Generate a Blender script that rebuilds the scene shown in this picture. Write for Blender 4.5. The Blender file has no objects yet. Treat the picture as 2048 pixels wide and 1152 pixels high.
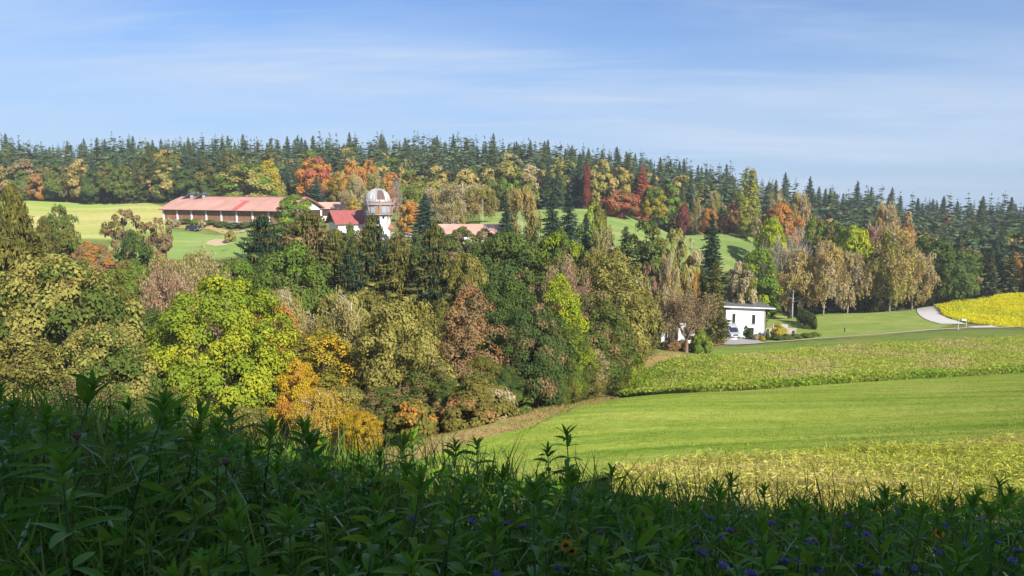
import bpy, math, random
import numpy as np
from mathutils import Vector, Matrix

# ------------------------------------------------------------------ camera, sky, sun, exposure
SC = bpy.context.scene
COL = SC.collection
W0, H0, F0, PITCH = 2048.0, 1152.0, 1450.0, math.radians(7.5)
cam_d = bpy.data.cameras.new("camera"); cam = bpy.data.objects.new("camera", cam_d); COL.objects.link(cam)
cam_d.sensor_width = 36.0; cam_d.lens = F0 / W0 * 36.0
cam_d.clip_start = 0.05; cam_d.clip_end = 20000
cam.location = (0, 0, 0); cam.rotation_euler = (math.pi / 2 - PITCH, 0, 0)
SC.camera = cam

SUN_AZ, SUN_EL = math.radians(36), math.radians(32)      # azimuth from straight behind the camera towards the right
to_sun = Vector((math.sin(SUN_AZ) * math.cos(SUN_EL), -math.cos(SUN_AZ) * math.cos(SUN_EL), math.sin(SUN_EL)))
world = bpy.data.worlds.new("World"); SC.world = world; world.use_nodes = True
wn, wl = world.node_tree.nodes, world.node_tree.links
wn.clear()
w_out = wn.new("ShaderNodeOutputWorld"); w_bg = wn.new("ShaderNodeBackground")
sky = wn.new("ShaderNodeTexSky"); sky.sky_type = 'NISHITA'; sky.sun_disc = False
sky.sun_elevation = SUN_EL
sky.sun_rotation = math.atan2(to_sun.x, to_sun.y)
sky.altitude = 300; sky.air_density = 1.0; sky.dust_density = 0.15; sky.ozone_density = 3.0
# thin cirrus: noise on the direction of view, drawn out along the horizon
tc = wn.new("ShaderNodeTexCoord")
sepd = wn.new("ShaderNodeSeparateXYZ"); wl.new(tc.outputs["Generated"], sepd.inputs[0])
zz = wn.new("ShaderNodeMath"); zz.operation = 'ADD'; wl.new(sepd.outputs[2], zz.inputs[0]); zz.inputs[1].default_value = 0.12
zm = wn.new("ShaderNodeMath"); zm.operation = 'MAXIMUM'; wl.new(zz.outputs[0], zm.inputs[0]); zm.inputs[1].default_value = 0.05
dx = wn.new("ShaderNodeMath"); dx.operation = 'DIVIDE'; wl.new(sepd.outputs[0], dx.inputs[0]); wl.new(zm.outputs[0], dx.inputs[1])
dy = wn.new("ShaderNodeMath"); dy.operation = 'DIVIDE'; wl.new(sepd.outputs[1], dy.inputs[0]); wl.new(zm.outputs[0], dy.inputs[1])
cmb = wn.new("ShaderNodeCombineXYZ"); wl.new(dx.outputs[0], cmb.inputs[0]); wl.new(dy.outputs[0], cmb.inputs[1])
def sky_noise(scale, sx, sy, rot, detail, rough, dist, lo, hi):
    m = wn.new("ShaderNodeMapping"); m.inputs["Scale"].default_value = (sx, sy, 1); m.inputs["Rotation"].default_value = (0, 0, rot)
    m.inputs["Location"].default_value = (6.1, 9.4, 0)
    wl.new(cmb.outputs[0], m.inputs[0])
    n = wn.new("ShaderNodeTexNoise"); n.inputs["Scale"].default_value = scale; n.inputs["Detail"].default_value = detail
    n.inputs["Roughness"].default_value = rough; n.inputs["Distortion"].default_value = dist
    wl.new(m.outputs[0], n.inputs["Vector"])
    r = wn.new("ShaderNodeMapRange"); r.inputs["From Min"].default_value = lo; r.inputs["From Max"].default_value = hi
    r.interpolation_type = 'SMOOTHSTEP'
    wl.new(n.outputs["Fac"], r.inputs["Value"]); return r.outputs[0]
c_a = sky_noise(0.55, 0.42, 1.0, 0.22, 5, 0.55, 0.35, 0.39, 0.72)
c_b = sky_noise(1.5, 0.28, 1.5, 0.10, 8, 0.62, 0.6, 0.46, 0.80)
c_c = sky_noise(0.22, 0.9, 0.9, 0.0, 2, 0.5, 0.0, 0.30, 0.70)
mm = wn.new("ShaderNodeMath"); mm.operation = 'MULTIPLY'; wl.new(c_b, mm.inputs[0]); wl.new(c_c, mm.inputs[1])
ma = wn.new("ShaderNodeMath"); ma.operation = 'MULTIPLY_ADD'; wl.new(mm.outputs[0], ma.inputs[0]); ma.inputs[1].default_value = 0.75; 
mq = wn.new("ShaderNodeMath"); mq.operation = 'MULTIPLY'; wl.new(c_a, mq.inputs[0]); mq.inputs[1].default_value = 0.70
wl.new(mq.outputs[0], ma.inputs[2])
mcl = wn.new("ShaderNodeClamp"); wl.new(ma.outputs[0], mcl.inputs[0]); mcl.inputs["Max"].default_value = 0.8
tint = wn.new("ShaderNodeMix"); tint.data_type = 'RGBA'; tint.blend_type = 'MULTIPLY'; tint.inputs[0].default_value = 1.0
wl.new(sky.outputs[0], tint.inputs[6]); tint.inputs[7].default_value = (0.47, 0.67, 0.92, 1)
hzr = wn.new("ShaderNodeMapRange"); hzr.interpolation_type = 'SMOOTHSTEP'; wl.new(sepd.outputs[2], hzr.inputs["Value"])
hzr.inputs["From Min"].default_value = 0.0; hzr.inputs["From Max"].default_value = 0.36; hzr.inputs["To Min"].default_value = 0.75; hzr.inputs["To Max"].default_value = 0.0
veil = wn.new("ShaderNodeMix"); veil.data_type = 'RGBA'; wl.new(hzr.outputs[0], veil.inputs[0]); wl.new(tint.outputs[2], veil.inputs[6]); veil.inputs[7].default_value = (2.75, 3.65, 5.3, 1)
cmix = wn.new("ShaderNodeMix"); cmix.data_type = 'RGBA'
wl.new(mcl.outputs[0], cmix.inputs[0]); wl.new(veil.outputs[2], cmix.inputs[6]); cmix.inputs[7].default_value = (3.95, 4.75, 5.95, 1)
wl.new(cmix.outputs[2], w_bg.inputs[0]); w_bg.inputs[1].default_value = 0.084
wl.new(w_bg.outputs[0], w_out.inputs[0])

sun_d = bpy.data.lights.new("sun", 'SUN'); sun = bpy.data.objects.new("sun", sun_d); COL.objects.link(sun)
sun_d.energy = 4.9; sun_d.angle = math.radians(0.53); sun_d.color = (1.0, 0.91, 0.78)
sun.rotation_euler = (-to_sun).to_track_quat('-Z', 'Y').to_euler(); sun.location = (60, -60, 80)
SC.view_settings.view_transform = 'Standard'; SC.view_settings.look = 'None'
SC.view_settings.exposure = 0.88; SC.view_settings.gamma = 1.0; SC.view_settings.use_curve_mapping = False
SC.render.engine = 'CYCLES'
SC.cycles.max_bounces = 5; SC.cycles.diffuse_bounces = 3; SC.cycles.glossy_bounces = 2; SC.cycles.transmission_bounces = 3
SC.cycles.transparent_max_bounces = 4; SC.cycles.volume_bounces = 0
SC.cycles.use_denoising = True

# ------------------------------------------------------------------ pixel <-> place
CP, SP = math.cos(PITCH), math.sin(PITCH)
def ray(px, py):
    u = (H0 / 2 - py) / F0
    return ((px - W0 / 2) / F0, CP + u * SP, -SP + u * CP)
def at(px, py, Y):
    d = ray(px, py); s = Y / d[1]
    return Vector((d[0] * s, Y, d[2] * s))
def zat(py, Y): return at(1024, py, Y).z
def xat(px, py, Y): return at(px, py, Y).x

# ------------------------------------------------------------------ terrain (thin-plate spline through measured places)
CT = [  # px, py, distance
 (1300,1000,20),(2048,970,20),(1650,985,20),(2300,960,20),(2048,893,30),(1270,945,28.5),(1600,920,29),(2400,880,31),
 (1600,850,44),(2048,820,47),(2400,800,50),(1100,880,41),(870,885,47),(1230,797,76),(2048,748,86),(2500,725,92),(1600,775,79),(980,838,59),
 (1290,720,106),(1440,712,116),(2048,678,128),(1750,692,122),(2500,655,135),(1500,686,137),(1900,656,149),(1490,678,144),(1620,662,152),
 (1400,700,122),(1320,690,128),(1640,629,178),(1840,622,180),(1760,625,182),(1550,640,168),(2048,656,150),(2048,590,185),(2400,640,155),(2400,570,190),(1950,600,184),
 (1400,540,192),(1500,478,238),(1250,427,266),(1330,470,236),(1000,425,262),(1300,552,182),(1150,418,272),(1450,500,215),(1530,520,215),
 (60,402,298),(200,412,288),(150,450,248),(300,490,212),(450,503,203),(440,470,225),(-200,400,300),(60,470,220),(560,480,205),
 (755,482,200),(680,490,200),(900,480,180),(1003,478,178),(820,482,190),(300,408,285),
]
CX = [  # x, y, z
 (0,0,-1.75),(-3,4,-2.25),(-6,9,-3.5),(0,5,-3.0),(0,9,-4.5),(4,6,-3.7),(7,10,-5.5),(-1.5,1,-1.95),(2,1.5,-2.25),(4,0,-1.7),(-4,0,-1.4),
 (-10,0,-1.2),(12,0,-2.2),(0,-12,0.6),(30,-10,0.0),(-30,-10,1.5),(60,-10,-1.0),(0,-60,6),(60,-60,4),(-60,-60,8),
 (-9,16,-7.0),(0,16,-8.0),(-25,20,-8.0),(-12,30,-14.0),(-40,40,-18),(-20,45,-19.0),(-60,30,-12),
 (-29,62,-25.0),(-45,62,-24.5),(-60,70,-24),(-15,64,-24.5),(-5,66,-22.8),(-30,95,-25),(-55,95,-23),(0,95,-26.5),(14,100,-27.6),
 (-25,125,-22),(5,125,-24.5),(20,140,-26.5),(-60,130,-20.5),(-90,120,-19.5),(-100,180,-16.5),(-40,160,-18.5),(0,160,-21.5),
 (40,170,-27),(60,185,-31),(80,195,-34),(110,215,-34.5),(150,230,-33),(120,260,-31),(80,250,-25.5),
 (-200,310,-5),(-100,310,-5),(0,300,-7),(60,300,-13),(120,310,-25),(200,300,-32),
 (-260,400,7),(-150,400,8),(-50,400,9),(50,400,4),(120,400,-10),(200,400,-22),(280,400,-27),
 (-300,480,0),(-100,480,2),(100,480,-8),(300,480,-34),(-400,700,-40),(0,700,-40),(400,700,-60),(700,400,-50),(-700,400,-20),(-500,100,-10),(500,100,-30),
 (-300,-200,10),(300,-200,0),(-200,100,-14),(250,60,-12),(200,140,-31),
]
_b0, _b1 = at(324, 413, 250), at(572, 424, 224); _zb = (_b0.z + _b1.z)/2 - 3.9
CX += [(_b0.x, _b0.y, _zb), (_b1.x, _b1.y, _zb), ((_b0.x+_b1.x)/2, (_b0.y+_b1.y)/2, _zb), (_b0.x+8, _b0.y+14, _zb), (_b1.x+8, _b1.y+14, _zb), (_b0.x-3, _b0.y-6, _zb-0.4), (_b1.x-3, _b1.y-6, _zb-0.6)]
pts = np.array([tuple(at(*c)) for c in CT] + CX, dtype=float)
def tps_U(r2): return 0.5 * r2 * np.log(np.maximum(r2, 1e-9))
S_ = 100.0
def tps_fit(p, lam=0.002):
    n = len(p); q = p[:, :2] / S_
    r2 = ((q[:, None] - q[None]) ** 2).sum(-1)
    K = tps_U(r2) + lam * np.eye(n) * 0.05
    Pm = np.c_[np.ones(n), q]
    A = np.zeros((n + 3, n + 3)); A[:n, :n] = K; A[:n, n:] = Pm; A[n:, :n] = Pm.T
    return np.linalg.solve(A, np.r_[p[:, 2], 0, 0, 0]), q
TW, TQ = tps_fit(pts)
def Hn(x, y):
    x = np.asarray(x, float); y = np.asarray(y, float); sh = x.shape
    q = np.c_[x.ravel(), y.ravel()] / S_
    out = np.empty(len(q))
    for i in range(0, len(q), 20000):
        b = q[i:i + 20000]
        r2 = ((b[:, None] - TQ[None]) ** 2).sum(-1)
        out[i:i + 20000] = tps_U(r2) @ TW[:-3] + TW[-3] + b @ TW[-2:]
    far = np.hypot(q[:, 0], q[:, 1] - 2) * S_
    k = np.clip((far - 520) / 500, 0, 1); k = k * k * (3 - 2 * k)
    lo = -45 - np.maximum(far - 700, 0) * 0.03
    return (out * (1 - k) + lo * k).reshape(sh)
def Hz(x, y): return float(Hn(np.array([x]), np.array([y]))[0])
YS = np.concatenate([np.arange(11, 60, 0.25), np.arange(60, 420, 0.5)])
def ground_at(px, py):
    d = ray(px, py); X = d[0] / d[1] * YS; Z = d[2] / d[1] * YS
    h = Hn(X, YS); b = np.nonzero(h >= Z)[0]
    if len(b) == 0: i = len(YS) - 1
    else: i = b[0]
    y = YS[i]
    if i > 0 and len(b):
        e0, e1 = Z[i - 1] - h[i - 1], Z[i] - h[i]
        y = YS[i - 1] + (YS[i] - YS[i - 1]) * e0 / (e0 - e1 + 1e-9)
    return (d[0] / d[1] * y, y)

# ------------------------------------------------------------------ materials
MATS = {}
def new_mat(name):
    m = bpy.data.materials.new(name); m.use_nodes = True; m.node_tree.nodes.clear(); MATS[name] = m
    return m, m.node_tree.nodes, m.node_tree.links
def simple(name, col, rough=0.7, metal=0.0, spec=0.3, var=0.0, scale=4.0, bump=0.0):
    m, n, l = new_mat(name)
    o = n.new("ShaderNodeOutputMaterial"); p = n.new("ShaderNodeBsdfPrincipled")
    p.inputs["Base Color"].default_value = (*col, 1); p.inputs["Roughness"].default_value = rough; p.inputs["Metallic"].default_value = metal
    p.inputs["Specular IOR Level"].default_value = spec
    if var > 0:
        t = n.new("ShaderNodeTexCoord"); nz = n.new("ShaderNodeTexNoise"); nz.inputs["Scale"].default_value = scale; nz.inputs["Detail"].default_value = 6
        l.new(t.outputs["Object"], nz.inputs["Vector"])
        r = n.new("ShaderNodeValToRGB"); a, b = r.color_ramp.elements
        a.position, b.position = 0.25, 0.75
        a.color = (*[c * (1 - var) for c in col], 1); b.color = (*[min(1, c * (1 + var)) for c in col], 1)
        l.new(nz.outputs["Fac"], r.inputs[0]); l.new(r.outputs[0], p.inputs["Base Color"])
        if bump > 0:
            bp = n.new("ShaderNodeBump"); bp.inputs["Strength"].default_value = bump; bp.inputs["Distance"].default_value = 0.05
            l.new(nz.outputs["Fac"], bp.inputs["Height"]); l.new(bp.outputs[0], p.inputs["Normal"])
    l.new(p.outputs[0], o.inputs[0]); return m
def leaf_mat(name, trans=0.32, own=None, gloss=0.0, vary=0.5):
    """own = (colour a, colour b, share of b) when the colours do not come from the object"""
    m, n, l = new_mat(name)
    o = n.new("ShaderNodeOutputMaterial")
    def attr(nm, kind):
        a = n.new("ShaderNodeAttribute"); a.attribute_type = kind; a.attribute_name = nm; return a
    rnd = attr("rnd", 'GEOMETRY').outputs["Fac"]; cl = attr("cl", 'GEOMETRY').outputs["Fac"]
    mix = n.new("ShaderNodeMix"); mix.data_type = 'RGBA'
    if own:
        mix.inputs[6].default_value = (*own[0], 1); mix.inputs[7].default_value = (*own[1], 1)
    else:
        l.new(attr("ca", 'OBJECT').outputs["Color"], mix.inputs[6]); l.new(attr("cb", 'OBJECT').outputs["Color"], mix.inputs[7])
    # share of the second colour: clumps first, single leaves at random
    a1 = n.new("ShaderNodeMath"); a1.operation = 'ADD'; l.new(cl, a1.inputs[0])
    if own: a1.inputs[1].default_value = own[2] - 1.0
    else:
        s1 = n.new("ShaderNodeMath"); s1.operation = 'SUBTRACT'; l.new(attr("fb", 'OBJECT').outputs["Fac"], s1.inputs[0]); s1.inputs[1].default_value = 1.0
        l.new(s1.outputs[0], a1.inputs[1])
    a2 = n.new("ShaderNodeMath"); a2.operation = 'MULTIPLY'; l.new(a1.outputs[0], a2.inputs[0]); a2.inputs[1].default_value = 4.0
    a3 = n.new("ShaderNodeMath"); a3.operation = 'MULTIPLY_ADD'; l.new(rnd, a3.inputs[0]); a3.inputs[1].default_value = 0.36
    a4 = n.new("ShaderNodeMath"); a4.operation = 'ADD'; l.new(a2.outputs[0], a4.inputs[0]); a4.inputs[1].default_value = -0.05; l.new(a4.outputs[0], a3.inputs[2])
    a3.use_clamp = True
    l.new(a3.outputs[0], mix.inputs[0])
    hs = n.new("ShaderNodeHueSaturation"); l.new(mix.outputs[2], hs.inputs["Color"])
    r2 = n.new("ShaderNodeMath"); r2.operation = 'MULTIPLY_ADD'; l.new(rnd, r2.inputs[0]); r2.inputs[1].default_value = 7.31; r2.inputs[2].default_value = 0.13
    fr = n.new("ShaderNodeMath"); fr.operation = 'FRACT'; l.new(r2.outputs[0], fr.inputs[0])
    v = n.new("ShaderNodeMath"); v.operation = 'MULTIPLY_ADD'; l.new(fr.outputs[0], v.inputs[0]); v.inputs[1].default_value = vary; v.inputs[2].default_value = 1.0 - vary * 0.5
    l.new(v.outputs[0], hs.inputs["Value"])
    hh = n.new("ShaderNodeMath"); hh.operation = 'MULTIPLY_ADD'; l.new(rnd, hh.inputs[0]); hh.inputs[1].default_value = 0.04; hh.inputs[2].default_value = 0.48
    l.new(hh.outputs[0], hs.inputs["Hue"])
    d = n.new("ShaderNodeBsdfDiffuse"); t = n.new("ShaderNodeBsdfTranslucent"); ms = n.new("ShaderNodeMixShader"); ms.inputs[0].default_value = trans
    l.new(hs.outputs[0], d.inputs[0]); l.new(hs.outputs[0], t.inputs[0]); l.new(d.outputs[0], ms.inputs[1]); l.new(t.outputs[0], ms.inputs[2])
    last = ms.outputs[0]
    if gloss > 0:
        g = n.new("ShaderNodeBsdfGlossy"); g.inputs["Roughness"].default_value = 0.42; g.inputs[0].default_value = (1, 1, 1, 1)
        fz = n.new("ShaderNodeFresnel"); fz.inputs[0].default_value = 1.42
        gm = n.new("ShaderNodeMath"); gm.operation = 'MULTIPLY'; l.new(fz.outputs[0], gm.inputs[0]); gm.inputs[1].default_value = gloss
        m2 = n.new("ShaderNodeMixShader"); l.new(gm.outputs[0], m2.inputs[0]); l.new(last, m2.inputs[1]); l.new(g.outputs[0], m2.inputs[2]); last = m2.outputs[0]
    l.new(last, o.inputs[0]); return m
def ground_mat(name, cols, scales, stretch=(1, 1, 1), rot=0.0, bump=0.6, bscale=9.0, fine=22.0, finev=0.35):
    """cols: base colour and (colour, noise scale index, lo, hi) layers"""
    m, n, l = new_mat(name)
    o = n.new("ShaderNodeOutputMaterial"); p = n.new("ShaderNodeBsdfDiffuse"); p.inputs["Roughness"].default_value = 0.8
    t = n.new("ShaderNodeTexCoord"); mp = n.new("ShaderNodeMapping"); mp.inputs["Scale"].default_value = stretch; mp.inputs["Rotation"].default_value = (0, 0, rot)
    l.new(t.outputs["Object"], mp.inputs[0])
    cur = None; base = cols[0]
    for k, (c, si, lo, hi) in enumerate(cols[1:]):
        nz = n.new("ShaderNodeTexNoise"); nz.inputs["Scale"].default_value = scales[si]; nz.inputs["Detail"].default_value = 7; nz.inputs["Roughness"].default_value = 0.62
        nz.inputs["Distortion"].default_value = 0.3
        l.new(mp.outputs[0], nz.inputs["Vector"])
        r = n.new("ShaderNodeMapRange"); r.inputs["From Min"].default_value = lo; r.inputs["From Max"].default_value = hi; l.new(nz.outputs["Fac"], r.inputs["Value"])
        mx = n.new("ShaderNodeMix"); mx.data_type = 'RGBA'; l.new(r.outputs[0], mx.inputs[0])
        if cur is None: mx.inputs[6].default_value = (*base, 1)
        else: l.new(cur, mx.inputs[6])
        mx.inputs[7].default_value = (*c, 1); cur = mx.outputs[2]
    f = n.new("ShaderNodeTexNoise"); f.inputs["Scale"].default_value = fine; f.inputs["Detail"].default_value = 3; l.new(mp.outputs[0], f.inputs["Vector"])
    r = n.new("ShaderNodeMapRange"); r.inputs["From Min"].default_value = 0.3; r.inputs["From Max"].default_value = 0.7
    r.inputs["To Min"].default_value = 1 - finev; r.inputs["To Max"].default_value = 1 + finev; l.new(f.outputs["Fac"], r.inputs["Value"])
    hs = n.new("ShaderNodeHueSaturation"); l.new(cur, hs.inputs["Color"]); l.new(r.outputs[0], hs.inputs["Value"])
    l.new(hs.outputs[0], p.inputs[0])
    if bump > 0:
        b = n.new("ShaderNodeTexNoise"); b.inputs["Scale"].default_value = bscale; b.inputs["Detail"].default_value = 5; l.new(mp.outputs[0], b.inputs["Vector"])
        bp = n.new("ShaderNodeBump"); bp.inputs["Strength"].default_value = bump; bp.inputs["Distance"].default_value = 0.12
        l.new(b.outputs["Fac"], bp.inputs["Height"]); l.new(bp.outputs[0], p.inputs["Normal"])
    l.new(p.outputs[0], o.inputs[0]); return m

LEAF = leaf_mat("leaf_tree", 0.32, vary=0.36)
NEEDLE = leaf_mat("leaf_needle", 0.2, vary=0.6)
PLANT = leaf_mat("leaf_plant", 0.42, ((0.10, 0.24, 0.014), (0.20, 0.36, 0.02), 0.45), gloss=0.28, vary=0.7)
BARK = simple("bark", (0.085, 0.065, 0.05), 0.95, var=0.35, scale=3)
BARKB = simple("bark_birch", (0.55, 0.52, 0.47), 0.8, var=0.45, scale=2.2)
TWIG = simple("twig", (0.22, 0.145, 0.10), 0.95, var=0.3, scale=2)
TWIGG = simple("twig_grey", (0.27, 0.235, 0.23), 0.95, var=0.3, scale=2)
STEM = simple("stem", (0.07, 0.15, 0.04), 0.6, var=0.25, scale=8)
GRASS = ground_mat("ground_grass", [(0.105, 0.135, 0.035), ((0.15, 0.155, 0.05), 0, 0.4, 0.7), ((0.065, 0.10, 0.028), 1, 0.48, 0.75)], [0.05, 0.4])
FIELD = ground_mat("field_green", [(0.20, 0.265, 0.04), ((0.27, 0.305, 0.07), 0, 0.42, 0.66), ((0.082, 0.165, 0.02), 1, 0.44, 0.70), ((0.22, 0.25, 0.06), 2, 0.54, 0.80)],
                   [0.09, 0.22, 0.5], stretch=(0.16, 1.35, 1), rot=-0.10, bump=0.9, bscale=5.0, fine=9.0, finev=0.42)
STRIPG = ground_mat("strip_green", [(0.125, 0.185, 0.035), ((0.17, 0.185, 0.055), 0, 0.42, 0.66), ((0.08, 0.145, 0.025), 1, 0.46, 0.7)],
                    [0.12, 0.3], stretch=(0.25, 1.3, 1), rot=-0.08, bump=0.8, bscale=5.0, fine=7.0, finev=0.35)
LAWN = ground_mat("lawn", [(0.16, 0.22, 0.045), ((0.235, 0.26, 0.085), 0, 0.42, 0.68), ((0.115, 0.185, 0.035), 1, 0.46, 0.72)],
                  [0.10, 0.35], stretch=(0.6, 1.2, 1), bump=0.7, bscale=4.0, fine=6.0, finev=0.28)
GOLF = ground_mat("golf", [(0.135, 0.20, 0.055), ((0.20, 0.235, 0.085), 0, 0.44, 0.60), ((0.33, 0.30, 0.13), 1, 0.60, 0.78), ((0.095, 0.21, 0.04), 2, 0.5, 0.7)],
                  [0.10, 0.06, 0.25], stretch=(0.14, 1.5, 1), rot=0.25, bump=0.5, bscale=3.0, fine=5.0, finev=0.22)
MEADOW = ground_mat("meadow", [(0.24, 0.26, 0.075), ((0.36, 0.29, 0.14), 0, 0.46, 0.66), ((0.15, 0.24, 0.05), 1, 0.5, 0.72)],
                    [0.06, 0.05], stretch=(0.12, 1.7, 1), rot=0.15, bump=0.5, bscale=3.0, fine=5.0, finev=0.25)
VERGE = ground_mat("verge", [(0.27, 0.20, 0.085), ((0.18, 0.20, 0.055), 0, 0.42, 0.62), ((0.31, 0.22, 0.12), 1, 0.5, 0.7)], [0.25, 0.5], bump=0.8, bscale=5.0, fine=10.0)
CROPSOIL = ground_mat("crop_soil", [(0.17, 0.19, 0.055), ((0.22, 0.18, 0.08), 0, 0.42, 0.66), ((0.10, 0.15, 0.03), 1, 0.45, 0.7)], [0.3, 0.8], bump=0.9)
RAPESOIL = ground_mat("rape_soil", [(0.50, 0.46, 0.03), ((0.30, 0.34, 0.04), 0, 0.45, 0.7), ((0.55, 0.5, 0.03), 1, 0.4, 0.7)], [0.3, 0.8], bump=0.9)
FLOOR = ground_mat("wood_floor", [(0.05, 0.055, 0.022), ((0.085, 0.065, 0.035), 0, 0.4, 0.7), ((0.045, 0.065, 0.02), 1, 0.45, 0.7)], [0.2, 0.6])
ROADM = simple("road_asphalt", (0.52, 0.505, 0.49), 0.9, var=0.10, scale=1.2)
GRAVEL = simple("gravel", (0.42, 0.37, 0.30), 0.95, var=0.18, scale=2.0, bump=0.4)
PAVE = simple("paving", (0.36, 0.35, 0.345), 0.9, var=0.10, scale=1.0)
SAND = simple("sand", (0.50, 0.38, 0.25), 0.95, var=0.12, scale=1.0)
MULCH = simple("mulch", (0.25, 0.10, 0.055), 0.95, var=0.35, scale=3.0, bump=0.6)
WHITE = simple("plaster_white", (0.78, 0.77, 0.75), 0.85, var=0.06, scale=0.5)
WHITEB = simple("plaster_grey_shade_blue", (0.66, 0.70, 0.76), 0.85, var=0.03, scale=0.8)  # bungalow's blue shade put into white plaster; the grey-white barn gable shares it
ROOFG = simple("roof_grey", (0.13, 0.135, 0.145), 0.7, var=0.15, scale=1.0)
GLASS = simple("window_glass", (0.025, 0.028, 0.034), 0.12, spec=0.6)
FRAME = simple("window_frame", (0.26, 0.26, 0.27), 0.5)
ROOFP = simple("roof_pale_red", (0.52, 0.31, 0.255), 0.6, var=0.22, scale=0.22)
ROOFR = simple("roof_red", (0.30, 0.09, 0.085), 0.6, var=0.12, scale=0.8)
ROOFS = simple("roof_strip_red", (0.50, 0.115, 0.10), 0.6, var=0.1, scale=1.0)
SEAM = simple("roof_seam", (0.28, 0.15, 0.125), 0.6)
WOODB = simple("wood_brown", (0.30, 0.155, 0.085), 0.85, var=0.25, scale=1.2)
WOODD = simple("wood_dark", (0.055, 0.032, 0.024), 0.85, var=0.25, scale=1.2)
WOODG = simple("wood_grey", (0.30, 0.255, 0.235), 0.85, var=0.25, scale=2.0)
TIMBER = simple("timber", (0.22, 0.10, 0.05), 0.8, var=0.25, scale=2.0)
ZINC = simple("zinc", (0.50, 0.50, 0.50), 0.42, metal=0.35, spec=0.5, var=0.08, scale=1.5)
SOLAR = simple("solar", (0.10, 0.16, 0.30), 0.35, spec=0.5)
CONC = simple("concrete", (0.38, 0.36, 0.36), 0.9, var=0.12, scale=1.0)
STONE = simple("stone", (0.36, 0.31, 0.28), 0.9, var=0.3, scale=1.2, bump=0.4)
YELLOWP = simple("paint_yellow", (0.65, 0.42, 0.03), 0.5)

# ------------------------------------------------------------------ mesh helpers
def mesh_np(name, V, faces, mats, attrs=None, smooth=False, midx=None):
    """faces: (n,4) or (n,3) int array, or a list of lists"""
    me = bpy.data.meshes.new(name)
    V = np.asarray(V, np.float32)
    if isinstance(faces, np.ndarray):
        k = faces.shape[1]; n = len(faces)
        me.vertices.add(len(V)); me.vertices.foreach_set("co", V.ravel())
        me.loops.add(n * k); me.loops.foreach_set("vertex_index", faces.astype(np.int32).ravel())
        me.polygons.add(n); me.polygons.foreach_set("loop_start", np.arange(0, n * k, k, dtype=np.int32))
        if smooth: me.polygons.foreach_set("use_smooth", np.ones(n, bool))
    else:
        me.from_pydata([tuple(v) for v in V], [], faces); n = len(faces)
        if smooth: me.polygons.foreach_set("use_smooth", np.ones(n, bool))
    for m in mats: me.materials.append(m)
    if midx is not None: me.polygons.foreach_set("material_index", np.asarray(midx, np.int32))
    for k, v in (attrs or {}).items():
        a = me.attributes.new(k, 'FLOAT', 'FACE'); a.data.foreach_set("value", np.asarray(v, np.float32))
    me.update(calc_edges=True); return me
def link(name, data, parent=None, loc=None, rot=None, scale=None):
    o = bpy.data.objects.new(name, data); COL.objects.link(o)
    if parent is not None: o.parent = parent
    if loc is not None: o.location = loc
    if rot is not None: o.rotation_euler = rot
    if scale is not None: o.scale = scale
    return o
def tag(o, label, cat, group=None, kind=None):
    if label: o["label"] = label
    if cat: o["category"] = cat
    if group: o["group"] = group
    if kind: o["kind"] = kind
    return o
def thing(name, label, cat, loc, rz=0.0, group=None):
    return tag(link(name, None, loc=loc, rot=(0, 0, rz)), label, cat, group)

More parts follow.
